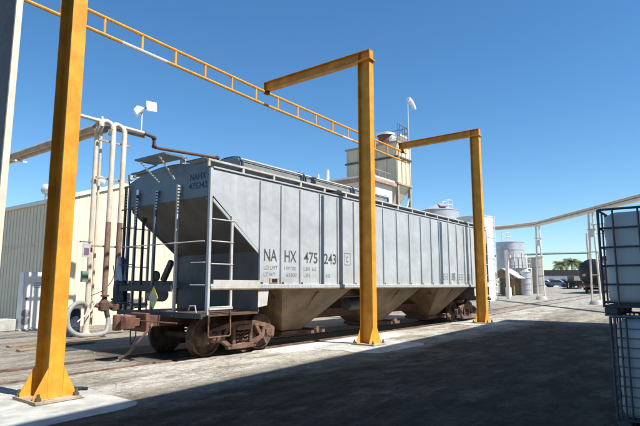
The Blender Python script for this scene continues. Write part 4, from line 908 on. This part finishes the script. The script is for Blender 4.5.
# parked cars far away
def car(x, y, ang, m, label):
    t = thing('parked_car', P3(x, y), label, 'car'); c_, s_ = math.cos(R(ang)), math.sin(R(ang)); zb = gz(x)
    def w_(a, b, z): return (x+a*c_-b*s_, y+a*s_+b*c_, zb+z)
    prof = [(-2.2,.35),(-2.25,.75),(-2.0,.95),(-1.3,1.0),(-.7,1.45),(.7,1.45),(1.3,1.02),(2.1,.9),(2.25,.6),(2.2,.35)]
    MB().prism([w_(a, -.85, z) for a, z in prof], (-s_*1.7, c_*1.7, 0)).build('body', m, t, bevel=.08, seg=2)
    for sd_ in (-.86, .855): MB().prism([w_(a, sd_, z) for a, z in ((-1.05,1.02),(-.62,1.36),(.62,1.36),(1.05,1.02))], (-s_*.01, c_*.01, 0)).build('side_window', 'window', t)
    for a in (-1.4, 1.4):
        for b in (-.80, .80): MB().lathe(w_(a, b, .33), (-s_, c_, 0), [(-.1,.33),(.1,.33)], 16).build('wheel', 'tyre', t)
car(112, 28.6, 100, 'vehicle', 'white parked car left of the low black roofed building front')
car(116, 27.3, 100, 'side', 'pale grey parked car farther back beside the white one')
car(108, 25.3, 95, 'end', 'blue parked car in front of the low building')
# palms
def palm(x, y, h, r, seed, label):
    rnd = random.Random(seed); t = thing('palm_tree', P3(x, y), label, 'palm tree', 'palms beyond the low building'); zb = gz(x)
    MB().tube([(x, y, zb), (x+.15, y, zb+h*.5), (x+.1, y+.1, zb+h)], .28, 9, r2=.17).build('trunk', 'bark', t)
    mb = MB()
    for i in range(70):
        az = rnd.uniform(0, 2*math.pi); el = rnd.uniform(-.4, 1.35); L = r*rnd.uniform(.8, 1.1)
        d = Vector((math.cos(az), math.sin(az), 0)); side = Vector((-d.y, d.x, 0)); pts = []
        for k in range(7):
            u = k/6; pts.append(Vector((x+.1, y+.1, zb+h)) + d*L*u*math.cos(el*.6) + Vector((0, 0, L*(math.sin(el)*u - .55*u*u))))
        for a, b in zip(pts, pts[1:]):
            for k in range(3):
                p = a.lerp(b, k/3)
                for s2 in (-1, 1):
                    tip = p + side*s2*r*.26*rnd.uniform(.7, 1.1) + d*r*.14 + Vector((0, 0, -r*.16)); wv = (b-a)*.22
                    n0 = len(mb.v); mb.v += [p, p+wv, tip]; mb.f.append((n0, n0+1, n0+2))
    o = mb.build('crown', 'frond', t, smooth=False); return t
palm(143, 32.2, 5.6, 2.2, 1, 'left palm of the clump, showing over the black roofed building')
palm(146, 30.2, 6.3, 2.4, 2, 'tallest palm in the middle of the clump over the black roof')
palm(147, 28.0, 5.8, 2.2, 3, 'right palm of the clump, nearest the black tank car')
# low hedge line on the horizon
rnd = random.Random(5); mb = MB()
for i in range(5200):
    x = rnd.uniform(205, 235); y = rnd.uniform(-220, 180); z = gz(x) + rnd.random()**1.3*(3.0+1.6*math.sin(y*.13)+1.1*math.sin(y*.41+1)); s_ = rnd.uniform(.5, 1.1)
    a = Vector((rnd.uniform(-1,1), rnd.uniform(-1,1), rnd.uniform(-1,1)))*s_; b = Vector((rnd.uniform(-1,1), rnd.uniform(-1,1), rnd.uniform(-1,1)))*s_
    n0 = len(mb.v); mb.v += [Vector((x, y, z)), Vector((x, y, z))+a, Vector((x, y, z))+b]; mb.f.append((n0, n0+1, n0+2))
o = mb.build('far_scrub', 'frond', smooth=False); tag(o, 'distant low line of scrub on the horizon', 'bushes', kind='stuff')
# pebbles and debris in the yard
rnd = random.Random(9); mb = MB()
for i in range(420):
    x = rnd.uniform(1, 30)**1.0; y = rnd.uniform(7.5, 20); r_ = rnd.uniform(.006, .022); z = gz(x)
    n0 = len(mb.v)
    mb.add([(x-r_, y, z), (x, y-r_, z), (x+r_, y, z), (x, y+r_*.8, z), (x+r_*.2, y, z+r_)], [(0,1,4), (1,2,4), (2,3,4), (3,0,4)])
o = mb.build('gravel', 'pipe_dirty', smooth=False); tag(o, 'loose stones scattered over the yard', 'gravel', kind='stuff')

# scrap of dark rubber on the near concrete pad, a plank and a wheel chock
rg_ = MB().tube(smooth_path([(4.22, 8.20, .03), (4.32, 8.14, .05), (4.45, 8.16, .035), (4.52, 8.08, .03)]), .030, 8).build('rubber_scrap', 'tyre', base=(4.35, 8.15, .01)); tag(rg_, 'curled scrap of black rubber lying on the concrete pad right of the nearest post', 'scrap')
for k, (x0_, y0_, x1_, y1_) in enumerate(((6.2, 15.2, 9.0, 15.6), (6.0, 14.1, 8.2, 14.5))):
    o = MB().bar((x0_, y0_, .03), (x1_, y1_, .03), .16, .045).build('plank', 'wood', base=(x0_, y0_, 0), bevel=.004)
    tag(o, ('weathered plank lying flat before the white cabinet', 'second weathered plank on the ground, nearer the siding')[k], 'plank')
